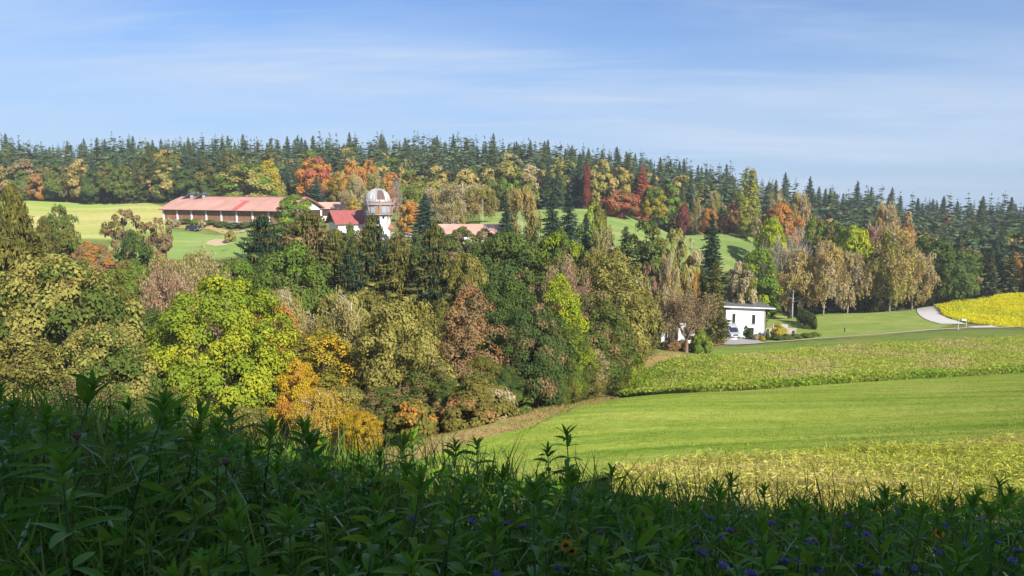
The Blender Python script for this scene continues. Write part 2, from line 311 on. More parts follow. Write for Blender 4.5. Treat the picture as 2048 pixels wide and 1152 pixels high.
class MB:
    def __init__(s): s.v, s.f, s.m = [], [], []
    def add(s, vs, fs, mi=0):
        b = len(s.v); s.v += [tuple(v) for v in vs]; s.f += [[b + i for i in f] for f in fs]; s.m += [mi] * len(fs); return s
    def box(s, x0, x1, y0, y1, z0, z1, mi=0):
        return s.add([(x0,y0,z0),(x1,y0,z0),(x1,y1,z0),(x0,y1,z0),(x0,y0,z1),(x1,y0,z1),(x1,y1,z1),(x0,y1,z1)],
                     [(0,3,2,1),(4,5,6,7),(0,1,5,4),(1,2,6,5),(2,3,7,6),(3,0,4,7)], mi)
    def prism(s, prof, y0, y1, axis='y', mi=0):
        n = len(prof)
        f = {'y': lambda a, b, y: (a, y, b), 'x': lambda a, b, y: (y, a, b), 'z': lambda a, b, y: (a, b, y)}[axis]
        vs = [f(a, b, y0) for a, b in prof] + [f(a, b, y1) for a, b in prof]
        return s.add(vs, [list(range(n)), list(range(2*n-1, n-1, -1))] + [(i, n+i, n+(i+1) % n, (i+1) % n) for i in range(n)], mi)
    def lathe(s, prof, n=24, mi=0, cx=0, cy=0, caps=True, a0=0.0, a1=2*math.pi):
        full = abs(a1 - a0 - 2*math.pi) < 1e-6; m = n if full else n + 1
        vs = [(cx + r*math.cos(a0+(a1-a0)*i/n), cy + r*math.sin(a0+(a1-a0)*i/n), z) for r, z in prof for i in range(m)]
        fs = []
        for k in range(len(prof)-1):
            for i in range(n):
                j = (i+1) % m
                fs.append((k*m+i, k*m+j, (k+1)*m+j, (k+1)*m+i))
        if caps and full: fs += [list(range(m-1, -1, -1)), [(len(prof)-1)*m+i for i in range(m)]]
        return s.add(vs, fs, mi)
    def tube(s, p, r, n=6, mi=0, caps=True):
        p = [Vector(q) for q in p]; rs = r if isinstance(r, (list, tuple)) else [r]*len(p); vs, fs = [], []
        for i, q in enumerate(p):
            d = (p[min(i+1, len(p)-1)] - p[max(i-1, 0)]).normalized()
            u = d.orthogonal().normalized() if abs(d.z) > 0.99 else d.cross(Vector((0,0,1))).normalized(); w = d.cross(u)
            vs += [q + (u*math.cos(2*math.pi*k/n) + w*math.sin(2*math.pi*k/n))*rs[i] for k in range(n)]
        for i in range(len(p)-1):
            for k in range(n): fs.append((i*n+k, i*n+(k+1) % n, (i+1)*n+(k+1) % n, (i+1)*n+k))
        if caps: fs += [list(range(n-1, -1, -1)), [(len(p)-1)*n+k for k in range(n)]]
        return s.add(vs, fs, mi)
    def mesh(s, name, mats, smooth=False): return mesh_np(name, np.array(s.v), s.f, mats if isinstance(mats, list) else [mats], smooth=smooth, midx=s.m)
    def build(s, name, mats, parent=None, loc=None, rot=None, smooth=False, bevel=0.0):
        o = link(name, s.mesh(name, mats, smooth), parent, loc, rot)
        if bevel > 0:
            b = o.modifiers.new("bevel", 'BEVEL'); b.width = bevel; b.segments = 2; b.limit_method = 'ANGLE'
        return o

# ------------------------------------------------------------------ ground and fields
def grid_mesh(name, XS, YS_, mat, lift=0.0):
    X, Y = np.meshgrid(XS, YS_); Z = Hn(X, Y) + lift
    ny, nx = X.shape; idx = np.arange(nx*ny).reshape(ny, nx)
    f = np.stack([idx[:-1, :-1], idx[:-1, 1:], idx[1:, 1:], idx[1:, :-1]], -1).reshape(-1, 4)
    return mesh_np(name, np.stack([X, Y, Z], -1).reshape(-1, 3), f, [mat], smooth=True)
def spaced(lim, first, growth, cap): 
    a = [0.0]; s = first
    while a[-1] < lim: a.append(a[-1] + s); s = min(s * growth, cap if a[-1] < 420 else 900)
    return a
xs = spaced(9000, 1.2, 1.03, 4.0); XS = np.array([-v for v in xs[:0:-1]] + xs)
ys = spaced(9500, 0.6, 1.015, 3.5); ysn = spaced(3000, 3, 1.25, 400); YG = np.array([-v for v in ysn[:0:-1]] + ys)
def densify(p, n):
    p = np.array(p, float); d = np.r_[0, np.cumsum(np.hypot(*np.diff(p, axis=0).T))]; t = np.linspace(0, d[-1], n)
    return np.c_[np.interp(t, d, p[:, 0]), np.interp(t, d, p[:, 1])]
g = link("ground", grid_mesh("ground", XS, YG, GRASS)); tag(g, "rolling grassy ground of the valley and hills", "ground", kind="structure")
FIELDS = {}
def field(name, low, up, mat, lift, label, n=90, m=24, jag=0.0, seed=1):
    rg = np.random.default_rng(seed)
    A = densify([ground_at(*q) for q in low], n); B = densify([ground_at(*q) for q in up], n)
    if jag:
        for arr in (A, B): arr += np.cumsum(rg.normal(0, jag*0.3, arr.shape), 0)*0.15 + rg.normal(0, jag, arr.shape)
    t = np.linspace(0, 1, m)[:, None, None]
    XY = A[None]*(1-t) + B[None]*t
    Z = Hn(XY[..., 0], XY[..., 1]) + lift
    idx = np.arange(n*m).reshape(m, n)
    f = np.stack([idx[:-1, :-1], idx[:-1, 1:], idx[1:, 1:], idx[1:, :-1]], -1).reshape(-1, 4)
    o = link(name, mesh_np(name, np.concatenate([XY, Z[..., None]], -1).reshape(-1, 3), f, [mat], smooth=True))
    tag(o, label, "field", kind="structure"); FIELDS[name] = (A, B); return o
def sample(fname, n, rg, u0=0, u1=1, v0=0, v1=1, power=1.0):
    A, B = FIELDS[fname]; k = len(A)
    # area-weighted along the strip
    w = np.hypot(*(B-A).T) ; seg = np.hypot(*np.diff((A+B)/2, axis=0).T); ww = (w[:-1]+w[1:])/2*seg; c = np.r_[0, np.cumsum(ww)]; c /= c[-1]
    lo, hi = np.interp([u0*(k-1), u1*(k-1)], np.arange(k), c)
    u = np.interp(rg.uniform(lo, hi, n), c, np.arange(k)); v = rg.uniform(v0, v1, n)
    a = np.c_[np.interp(u, np.arange(k), A[:, 0]), np.interp(u, np.arange(k), A[:, 1])]
    b = np.c_[np.interp(u, np.arange(k), B[:, 0]), np.interp(u, np.arange(k), B[:, 1])]
    return a*(1-v[:, None]) + b*v[:, None], u/(k-1), v

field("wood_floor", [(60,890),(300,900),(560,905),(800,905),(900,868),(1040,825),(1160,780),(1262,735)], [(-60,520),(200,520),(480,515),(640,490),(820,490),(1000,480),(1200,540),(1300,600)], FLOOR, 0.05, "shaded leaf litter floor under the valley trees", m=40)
field("verge", [(770,940),(920,900),(1085,854),(1210,806),(1240,795),(1310,752),(1400,718)], [(740,895),(880,866),(1030,824),(1150,779),(1240,738),(1290,716),(1345,704)], VERGE, 0.09, "dry brown grass verge along the edge of the wood", jag=0.12)
field("green_field", [(740,985),(950,985),(1150,972),(1290,948),(1600,920),(2048,893),(2300,879)], [(870,912),(1075,851),(1235,800),(1600,775),(2048,748),(2300,733)], FIELD, 0.13, "smooth bright green field between two crop strips", n=140, m=50, jag=0.05)
field("near_crop_strip", [(1190,1090),(1320,1080),(1700,1065),(2048,1055),(2400,1040)], [(1236,958),(1270,948),(1600,923),(2048,896),(2400,875)], CROPSOIL, 0.10, "yellowing crop strip just beyond the shaded foreground plants", jag=0.05)
field("far_crop_strip", [(1226,797),(1400,786),(1600,775),(1800,762),(2048,748),(2400,728)], [(1290,748),(1420,715),(1600,701),(1800,690),(2048,678),(2400,660)], CROPSOIL, 0.16, "tall pale crop strip across the middle of the slope", n=140, jag=0.06)
field("mown_strip", [(1400,719),(1450,712),(1600,700),(1800,689),(2048,677),(2400,659)], [(1432,697),(1560,688),(1700,680),(1850,667),(2000,661),(2400,648)], STRIPG, 0.07, "narrow mown green strip below the gravel path", jag=0.05)
field("lawn", [(1530,684),(1640,679),(1750,672),(1850,663),(1905,652)], [(1535,632),(1640,624),(1740,622),(1800,616),(1850,612)], LAWN, 0.07, "sunlit lawn between the thuja hedge and the road", m=30)
field("rapeseed_field", [(1882,622),(1886,632),(1910,642),(1960,650),(2048,656),(2400,662)], [(1868,613),(1880,610),(1920,604),(1980,597),(2048,589),(2400,566)], RAPESOIL, 0.12, "bright yellow flowering field beside the road", jag=0.08)
field("golf_lawn", [(960,480),(1130,480),(1260,560),(1360,580),(1450,545),(1545,510)], [(960,404),(1150,409),(1290,421),(1400,440),(1470,452),(1545,468)], GOLF, 0.07, "mown golf slope with scattered trees and shrubs", m=40)
field("meadow", [(-100,480),(100,478),(220,480),(330,470)], [(-100,402),(60,401),(200,404),(335,416)], MEADOW, 0.07, "mown meadow sloping up to the forest edge", m=30)
field("golf_green", [(180,530),(340,520),(480,512),(600,500)], [(230,470),(340,462),(480,464),(600,466)], GOLF, 0.09, "short green golf lawn in front of the long barn", m=24)
def ribbon(name, cpts, width, mat, lift, label, cat, n=60):
    C = densify([ground_at(*q) for q in cpts], 40)
    # smooth
    for _ in range(2): C[1:-1] = (C[:-2] + 2*C[1:-1] + C[2:])/4
    C = densify(C, n); T = np.gradient(C, axis=0); T /= np.linalg.norm(T, axis=1)[:, None]; N = np.c_[-T[:, 1], T[:, 0]]
    rows = []
    for s in (-1, -0.33, 0.33, 1): rows.append(C + N*s*width/2)
    XY = np.stack(rows); Z = Hn(XY[..., 0], XY[..., 1]) + lift
    m = 4; idx = np.arange(n*m).reshape(m, n)
    f = np.stack([idx[:-1, :-1], idx[:-1, 1:], idx[1:, 1:], idx[1:, :-1]], -1).reshape(-1, 4)[:, ::-1]
    return tag(link(name, mesh_np(name, np.concatenate([XY, Z[..., None]], -1).reshape(-1, 3), np.ascontiguousarray(f), [mat], smooth=True)), label, cat, kind="structure")
ribbon("path", [(1425,690),(1500,687),(1600,681),(1700,673.5),(1800,666),(1880,659.5),(1950,656.5),(2060,652)], 0.9, GRAVEL, 0.15, "narrow pale gravel path along the slope", "path")
ribbon("road", [(1863,610),(1861,617),(1862,625),(1868,633),(1880,641),(1898,647),(1908,649)], 6.0, ROADM, 0.17, "pale asphalt road curving down beside the yellow field", "road")
ribbon("farm_track", [(1942,656),(1965,655),(1990,654)], 1.8, ROADM, 0.21, "short pale piece of track past the road's lower bend", "track")
ribbon("kerb_verge", [(1883,611),(1884,622),(1890,632),(1907,640),(1940,647),(1990,651)], 1.2, GRASS, 0.19, "grass verge between the road and the yellow field", "verge")
field("driveway", [(1424,690),(1470,691),(1510,689),(1530,687)], [(1424,676),(1452,674),(1480,675),(1512,680)], PAVE, 0.18, "pale paved driveway in front of the white house", m=6, n=20)
field("mulch_bed", [(1404,692),(1430,693),(1449,690)], [(1404,682),(1425,681),(1446,685)], MULCH, 0.20, "reddish mulch bed beside the driveway", m=5, n=16)
field("bunker", [(412,489),(430,493),(455,490),(470,484)], [(418,482),(432,479),(455,479),(468,480)], SAND, 0.15, "pale sand bunker on the golf lawn", m=6, n=16)
field("yard", [(340,457),(420,459),(520,464),(640,466)], [(340,451),(420,450),(520,455),(640,458)], VERGE, 0.14, "gravel yard before the long barn", m=6, n=24)
field("woodland_path", [(1655,623),(1700,623),(1780,621),(1840,616)], [(1655,617),(1700,616),(1780,614),(1840,610)], GRAVEL, 0.13, "pale track passing under the birches", m=4, n=20)

# ------------------------------------------------------------------ foliage meshes
def unit(a): return a / np.maximum(np.linalg.norm(a, axis=-1, keepdims=True), 1e-9)
def runit(n, rg): return unit(rg.normal(size=(n, 3)))
def diamonds(C, D, N, L, Wd, fold=0.0):
    S = unit(np.cross(D, N)); L = np.asarray(L).reshape(-1, 1); Wd = np.asarray(Wd).reshape(-1, 1)
    V = np.stack([C - D*L/2, C + S*Wd/2, C + D*L/2, C - S*Wd/2], 1)
    return V.reshape(-1, 3)
def leaf_mesh(name, V, rnd, cl, mat):
    n = len(V)//4
    return mesh_np(name, V, np.arange(n*4).reshape(n, 4), [mat], {"rnd": rnd, "cl": cl})
def crown_broad(seed, ncl, nleaf, size, c0=0.18, prof=(2.2, 0.42), rc=(0.10, 0.17), asp=1.1, up=0.35, flat=0.75, hollow=0.5, lobes=0.18):
    """rounded, clumpy crown; width 1, height asp, base at 0"""
    rg = np.random.default_rng(seed)
    t = rg.beta(1.25, 1.15, ncl); zc = (c0 + (1-c0)*(0.06 + 0.88*t))
    pk = prof[1]
    def radius(tt):
        x = np.where(tt < pk, (pk-tt)/pk, (tt-pk)/(1-pk)); return 0.5*np.maximum(1 - x**prof[0], 0.0)**0.55
    ang = rg.uniform(0, 2*math.pi, ncl)
    lob = 1 + lobes*(np.sin(2*ang + rg.uniform(0, 6)) * 0.5 + np.sin(3*ang + 5*t + rg.uniform(0, 6))*0.5)
    rr = np.sqrt(rg.uniform(hollow**2, 1, ncl)) * (radius(t)*lob - 0.04)
    rr = np.maximum(rr, 0)
    c = np.c_[rr*np.cos(ang), rr*np.sin(ang), zc*asp]
    r = rg.uniform(rc[0], rc[1], ncl)*(0.75 + 0.5*(1-t)); 
    w = r**2; w /= w.sum(); cid = rg.choice(ncl, nleaf, p=w)
    axis = c - np.array([0, 0, asp*(c0 + 0.35*(1-c0))]); axis = unit(axis); axis[:, 2] += up; axis = unit(axis)
    d = runit(nleaf, rg); dot = (d*axis[cid]).sum(1)
    flip = dot < -0.25; d[flip] *= -1
    rad = r[cid]*(0.50 + 0.72*rg.beta(2.2, 1.3, nleaf))
    P = c[cid] + d*rad[:, None]*np.array([1, 1, flat])
    N = unit(d*0.9 + axis[cid]*0.4 + runit(nleaf, rg)*0.55)
    D = unit(np.cross(N, runit(nleaf, rg)))
    s = size*rg.uniform(0.35, 1.0, nleaf)**1.3*1.75
    V = diamonds(P, D, N, s*1.3, s*0.9)
    V[:, 2] = np.maximum(V[:, 2], 0.01)
    ccl = rg.uniform(0, 1, ncl)
    return V, rg.uniform(0, 1, nleaf), np.clip(ccl[cid] + rg.normal(0, 0.07, nleaf), 0, 1), c
def trunk_mesh(name, seed, tips, asp, r0, c0, mat, nl=22, fork=0.85, n=6):
    rg = random.Random(seed); mb = MB(); top = asp*fork
    pts_, rs = [], []
    ox = oy = 0
    for i in range(6):
        f = i/5; pts_.append((ox, oy, -0.03*asp + f*top)); rs.append(r0*(1 - 0.82*f) * (1.35 if i == 0 else 1)); ox += rg.uniform(-.012, .012); oy += rg.uniform(-.012, .012)
    mb.tube(pts_, rs, n)
    tips = list(tips); rg.shuffle(tips)
    for tp in tips[:nl]:
        z0 = max(c0*asp*0.8, min(tp[2] - 0.3*math.hypot(tp[0], tp[1]) - 0.08, top*0.95)); f = z0/top
        a = Vector((pts_[int(f*5)][0], pts_[int(f*5)][1], z0)); b = Vector(tp); mid = a.lerp(b, 0.5) + Vector((rg.uniform(-.03, .03), rg.uniform(-.03, .03), rg.uniform(-.02, .05)))
        rr = max(r0*(1 - 0.8*f)*0.5, 0.004)
        mb.tube([a, mid, b], [rr, rr*0.6, rr*0.22], 4, caps=False)
    return mb.mesh(name, mat, smooth=True)
def crown_birch(seed, nlimb, nstr, nper, size, asp=1.7, c0=0.22, weep=0.30):
    rg = np.random.default_rng(seed)
    t = rg.uniform(0, 1, nlimb)**0.9; z0 = (c0 + (0.93-c0)*t)*asp
    L = 0.46*np.sqrt(np.maximum(1 - np.abs((t-0.30)/0.74)**2.1, 0.02))*rg.uniform(0.65, 1.08, nlimb); a = rg.uniform(0, 6.283, nlimb)
    tip = np.c_[L*np.cos(a), L*np.sin(a), np.minimum(z0 + L*rg.uniform(0.25, 0.75, nlimb), asp*0.985)]
    root = np.c_[np.zeros(nlimb), np.zeros(nlimb), z0*0.93]
    k = rg.integers(0, nlimb, nstr); u = rg.uniform(0.35, 1.05, nstr)[:, None]
    P0 = root[k]*(1-u) + tip[k]*u + rg.normal(0, 0.035, (nstr, 3))
    ln = rg.uniform(0.35, 1.0, nstr)*weep
    sway = rg.normal(0, 0.10, (nstr, 2))
    q = rg.uniform(0, 1, (nstr, nper))
    ID = np.repeat(np.arange(nstr), nper); q = q.ravel()
    out = unit(P0[:, :2] + 1e-6)
    P = P0[ID].copy(); P[:, 2] -= q*ln[ID]
    P[:, :2] += (sway[ID]*q[:, None] + out[ID]*0.25*np.sqrt(q)[:, None])*ln[ID][:, None]
    n = len(P); P += rg.normal(0, size*0.55, (n, 3)); P[:, 2] = np.maximum(P[:, 2], 0.03*asp)
    N = unit(np.c_[out[ID]*0.8, np.full(n, 0.45)] + runit(n, rg)*0.8)
    D = unit(np.c_[rg.normal(0, 0.35, (n, 2)), -np.ones(n)]); s = size*rg.uniform(0.6, 1.4, n)
    V = diamonds(P, D, N, s*1.7, s*0.8)
    cs = rg.uniform(0, 1, nlimb)
    return V, rg.uniform(0, 1, n), np.clip(cs[k][ID] + rg.normal(0, 0.12, n), 0, 1), tip
def crown_spruce(seed, nlev, nb, per, asp=3.0, c0=0.04, droop=0.25, hang=0.0, width=0.30, ragged=0.25, power=0.8, tipy=1.0, nh=2):
    rg = np.random.default_rng(seed); Cs, Ds, Ns, Ls, Ws, cl = [], [], [], [], [], []
    zs = np.linspace(c0, 0.985, nlev) + rg.normal(0, 0.3/nlev, nlev)
    for z in zs:
        z = min(max(z, c0), 0.99); R = 0.5*(1-z)**power + 0.012
        m = max(4, int(nb*(0.45 + 0.55*R/0.5)) + rg.integers(-1, 2)); a0 = rg.uniform(0, 6.28)
        for j in range(m):
            a = a0 + 6.283*j/m + rg.normal(0, 0.25); zj = min(max(z + rg.normal(0, 0.55/nlev), 0.01), 0.985); L = R*(1 + rg.normal(0, ragged)); L = max(L, 0.02)
            o = np.array([math.cos(a), math.sin(a), 0]); sd = np.array([-o[1], o[0], 0])
            dr = droop*(0.4 + 0.9*(1-z)); cc = rg.uniform(0, 1)
            for q in range(per):
                u = (q + rg.uniform(0.2, 1.0))/per
                p = o*L*u + np.array([0, 0, zj*asp - dr*L*u + 0.28*dr*L*u*u])
                if q > 0: p = p + sd*rg.normal(0, 0.16*L)
                ln = max(L*(1.5/per + 0.16), 0.03); w = max(L*width, 0.018)*(1.15 - 0.6*u)
                dv = unit(o + sd*rg.normal(0, 0.55) + np.array([0, 0, -dr*0.8 + 0.35*(u > 0.8)*tipy]))
                Cs.append(p); Ds.append(dv); Ns.append(unit(np.array([0, 0, 0.6]) + o*0.75 + rg.normal(0, 0.55, 3))); Ls.append(ln*1.25); Ws.append(w); cl.append(cc)
                if hang > 0:
                    for h in range(nh):
                        Cs.append(p + sd*rg.normal(0, 0.12*L) - np.array([0, 0, hang*0.35])); Ds.append(unit(np.array([rg.normal(0, .2), rg.normal(0, .2), -1.0])))
                        Ns.append(unit(o + rg.normal(0, 0.6, 3))); Ls.append(hang*rg.uniform(0.5, 1.3)); Ws.append(hang*0.22); cl.append(cc)
    n = len(Cs); Cs, Ds, Ns = map(np.array, (Cs, Ds, Ns))
    Ns = unit(Ns - Ds*(Ns*Ds).sum(1)[:, None])
    V = diamonds(Cs, Ds, Ns, np.array(Ls), np.array(Ws)); V[:, 2] = np.maximum(V[:, 2], 0.02)
    return V, rg.uniform(0, 1, n), np.array(cl), [(0, 0, asp*0.9)]
def bare_mesh(name, seed, mat, asp=0.9, depth=5, r0=0.03, spread=0.75, c0=0.2):
    rg = random.Random(seed); mb = MB(); tips = []
    def grow(p, d, L, r, k):
        q = p + d*L; mid = p.lerp(q, 0.5) + Vector((rg.uniform(-1, 1), rg.uniform(-1, 1), rg.uniform(-1, 1)))*L*0.08
        mb.tube([p, mid, q], [r, r*0.8, r*0.6], 5 if k < 2 else 3, caps=False)
        if k >= depth: tips.append(q); return
        for i in range(3 if k < 3 else 4):
            s = Vector((rg.gauss(0, 1), rg.gauss(0, 1), rg.gauss(0, 0.6))).normalized()
            grow(q if i else mid, (d + s*spread + Vector((0, 0, 0.10))).normalized(), L*rg.uniform(0.62, 0.86), r*0.6, k+1)
    z = c0*asp
    mb.tube([(0, 0, -0.03), (0.01, 0, z*0.5), (0, 0, z)], [r0*1.3, r0, r0*0.9], 7)
    for i in range(5):
        a = i*1.256 + rg.uniform(-.3, .3); grow(Vector((0, 0, z*rg.uniform(.8, 1))), Vector((math.cos(a)*0.75, math.sin(a)*0.75, rg.uniform(0.5, 1.0))).normalized(), asp*0.24, r0*0.6, 1)
    v = np.array(mb.v); k = 0.5/np.percentile(np.hypot(v[:, 0], v[:, 1]), 99); kz = asp/np.percentile(v[:, 2], 99.5)
    f = np.clip(v[:, 2]/z - 0.5, 0, 1); v[:, 0] *= (1-f) + k*f; v[:, 1] *= (1-f) + k*f; v[:, 2] *= np.where(v[:, 2] > z, kz, kz)
    return mesh_np(name, v, mb.f, [mat], smooth=False), np.array([(t.x*k, t.y*k, t.z*kz) for t in tips])

# species library: kind -> list of (crown mesh, trunk mesh, aspect)
LIB = {}
def reg(kind, crown, asp, seed, r0, c0, bark, nl=20, mat=None, fork=0.85):
    V, r, c, tips = crown
    LIB.setdefault(kind, []).append((leaf_mesh("crown", V, r, c, mat or LEAF), trunk_mesh("trunk", seed, tips, asp, r0, c0, bark, nl, fork), asp))
for s in range(4):
    if s < 3: reg("oak_hi", crown_broad(10+s, 165, 43000, 0.0145, c0=0.05, rc=(0.06, 0.125), lobes=0.38, hollow=0.55), 1.1, s, 0.022, 0.15, BARK, 34)
    reg("oak_mid", crown_broad(20+s, 75, 9500, 0.031, c0=0.07, rc=(0.085, 0.15), lobes=0.26), 1.1, s, 0.022, 0.15, BARK, 22)
for s in range(3):
    if s == 0: reg("ash_hi", crown_broad(30+s, 260, 72000, 0.0122, c0=0.04, prof=(2.4, 0.40), rc=(0.05, 0.10), asp=1.25, lobes=0.22, hollow=0.4, flat=0.9), 1.25, s+5, 0.02, 0.12, BARK, 40)
    reg("tall_hi", crown_broad(40+s, 170, 28000, 0.021, c0=0.03, prof=(2.6, 0.40), rc=(0.075, 0.14), asp=2.1, lobes=0.25, flat=1.0, hollow=0.45), 2.1, s+9, 0.024, 0.1, BARK, 36)
    reg("tall_mid", crown_broad(50+s, 80, 8500, 0.038, c0=0.04, prof=(2.6, 0.40), rc=(0.09, 0.17), asp=2.1, lobes=0.25, flat=1.0), 2.1, s+9, 0.024, 0.1, BARK, 20)
    reg("oak_lo", crown_broad(60+s, 42, 3600, 0.052, c0=0.06, rc=(0.10, 0.18), asp=1.3, lobes=0.24), 1.3, s+12, 0.022, 0.12, BARK, 10)
    reg("birch_hi", crown_birch(70+s, 46, 1350, 20, 0.0165, weep=0.38), 1.7, s, 0.014, 0.2, BARKB, 46, fork=0.95)
    reg("birch_mid", crown_birch(80+s, 36, 760, 17, 0.025, weep=0.34, c0=0.19), 1.7, s+3, 0.013, 0.2, BARKB, 34, fork=0.95)
    reg("birch_lo", crown_birch(90+s, 26, 300, 13, 0.042, weep=0.26), 1.7, s+3, 0.013, 0.2, BARKB, 16, fork=0.95)
    reg("spruce_hi", crown_spruce(100+s, 50, 19, 10, asp=2.2, hang=0.085, width=0.17, power=0.68, ragged=0.22, droop=0.35), 2.2, s, 0.018, 0.02, BARK, 0, NEEDLE, 0.97)
    reg("spruce_mid", crown_spruce(110+s, 44, 15, 6, asp=2.6, hang=0.06, width=0.24, power=0.68, droop=0.3, ragged=0.22), 2.6, s, 0.018, 0.02, BARK, 0, NEEDLE, 0.97)
    reg("yew_hi", crown_spruce(120+s, 38, 19, 10, asp=1.5, hang=0.07, width=0.16, ragged=0.32, droop=-0.15, power=0.55), 1.5, s, 0.02, 0.02, BARK, 0, NEEDLE, 0.9)
for s in range(5):
    reg("spruce_lo", crown_spruce(130+s, 42, 13, 4, asp=3.2, width=0.42, droop=0.34, ragged=0.22, c0=0.04, power=0.75, hang=0.10), 3.2, s, 0.018, 0.06, BARK, 0, NEEDLE, 0.97)
for s in range(2):
    reg("poplar", crown_broad(140+s, 90, 9000, 0.06, c0=0.05, prof=(3.0, 0.35), rc=(0.14, 0.26), asp=4.6, flat=1.7, lobes=0.12), 4.6, s, 0.05, 0.05, BARK, 14)
    reg("globe", crown_broad(150+s, 90, 8500, 0.034, c0=0.16, prof=(2.1, 0.45), rc=(0.08, 0.12), asp=1.1, lobes=0.06, hollow=0.7), 1.1, s, 0.03, 0.2, BARK, 16)
    reg("shrub", crown_broad(160+s, 46, 5200, 0.046, c0=0.0, prof=(2.2, 0.35), rc=(0.11, 0.18), asp=0.8, lobes=0.2), 0.8, s, 0.02, 0.02, BARK, 14)
    reg("sparse", crown_broad(170+s, 52, 3400, 0.032, c0=0.24, prof=(2.2, 0.5), rc=(0.06, 0.11), asp=1.05, lobes=0.35, hollow=0.6), 1.05, s, 0.026, 0.2, BARK, 44)
    reg("thuja", crown_broad(180+s, 60, 3600, 0.085, c0=0.0, prof=(3.0, 0.22), rc=(0.16, 0.24), asp=3.2, flat=1.8, lobes=0.05), 3.2, s, 0.03, 0.02, BARK, 4)
for s in range(2):
    bm, tips = bare_mesh("branches", 7+s, TWIG)
    rg = np.random.default_rng(900+s); n = 11000; P = tips[rg.integers(0, len(tips), n)] + rg.normal(0, 0.035, (n, 3)); N = unit(runit(n, rg) + np.array([0, 0, .5])); D = unit(np.cross(N, runit(n, rg)))
    V = diamonds(P, D, N, rg.uniform(.014, .032, n), rg.uniform(.008, .02, n)); V[:, 2] = np.maximum(V[:, 2], 0.1)
    LIB.setdefault("bare", []).append((leaf_mesh("crown", V, rg.uniform(0, 1, n), rg.uniform(0, 1, n), LEAF), bm, 0.9))
    bm2, tips = bare_mesh("branches", 27+s, TWIGG, asp=1.1, depth=5, spread=0.6)
    LIB.setdefault("naked", []).append((None, bm2, 1.1))

TN = {"oak": "broadleaf_tree", "ash": "ash_tree", "tall": "broadleaf_tree", "birch": "birch_tree", "spruce": "spruce_tree", "yew": "conifer_tree", "poplar": "poplar_tree",
      "globe": "round_tree", "shrub": "shrub", "sparse": "small_tree", "thuja": "thuja", "bare": "bare_tree", "naked": "bare_tree"}
TRND = random.Random(5); PLACED = []
def plant_tree(kind, x, y, w, h, ca, cb, fb, label, group=None, variant=None, rz=None, sink=0.0, cat=None):
    base = kind.split("_")[0]; L = LIB[kind]; v = TRND.randrange(len(L)) if variant is None else variant % len(L)
    cm, tm, asp = L[v]
    t = thing(TN[base], label, cat or ("shrub" if base in ("shrub", "thuja") else "tree"), (x, y, Hz(x, y) - sink), TRND.uniform(0, 6.28) if rz is None else rz, group)
    sc = (w, w, h/asp)
    link("trunk", tm, t, scale=sc)
    if cm is not None:
        c = link("crown", cm, t, scale=sc); c["ca"] = list(ca); c["cb"] = list(cb); c["fb"] = float(fb)
    PLACED.append((x, y, w)); return t
def tree(px, ytop, Y, wpx, kind, ca, cb, fb, label, group=None, **k):
    p = at(px, ytop, Y); z0 = Hz(p.x, Y); h = max(p.z - z0, 1.0); w = wpx/F0*Y*(1.3 if kind.startswith(('spruce', 'yew')) else 1.12 if h > 2.4*wpx/F0*Y else 1.04)
    return plant_tree(kind, p.x, Y, w, h, ca, cb, fb, label, group, **k)

# colours (base colours of the leaves themselves)
OLIVE=(0.175,0.165,0.04); OLIVEP=(0.305,0.285,0.078); GREEN=(0.110,0.155,0.035); GREEND=(0.072,0.118,0.034); GREENB=(0.14,0.23,0.032); YGREEN=(0.26,0.33,0.028)
YELLOW=(0.46,0.33,0.03); ORANGE=(0.47,0.225,0.05); RUST=(0.33,0.185,0.08); BROWN=(0.27,0.19,0.095); TAN=(0.41,0.345,0.20); REDD=(0.26,0.075,0.05); REDB=(0.42,0.14,0.085)
SPR=(0.078,0.125,0.062); SPRB=(0.064,0.115,0.078); SPRO=(0.115,0.12,0.035); SPRD=(0.036,0.066,0.038); GOLD=(0.42,0.325,0.115); PINK=(0.33,0.19,0.135); DKRED=(0.14,0.055,0.045)
LIME=(0.36,0.40,0.02)

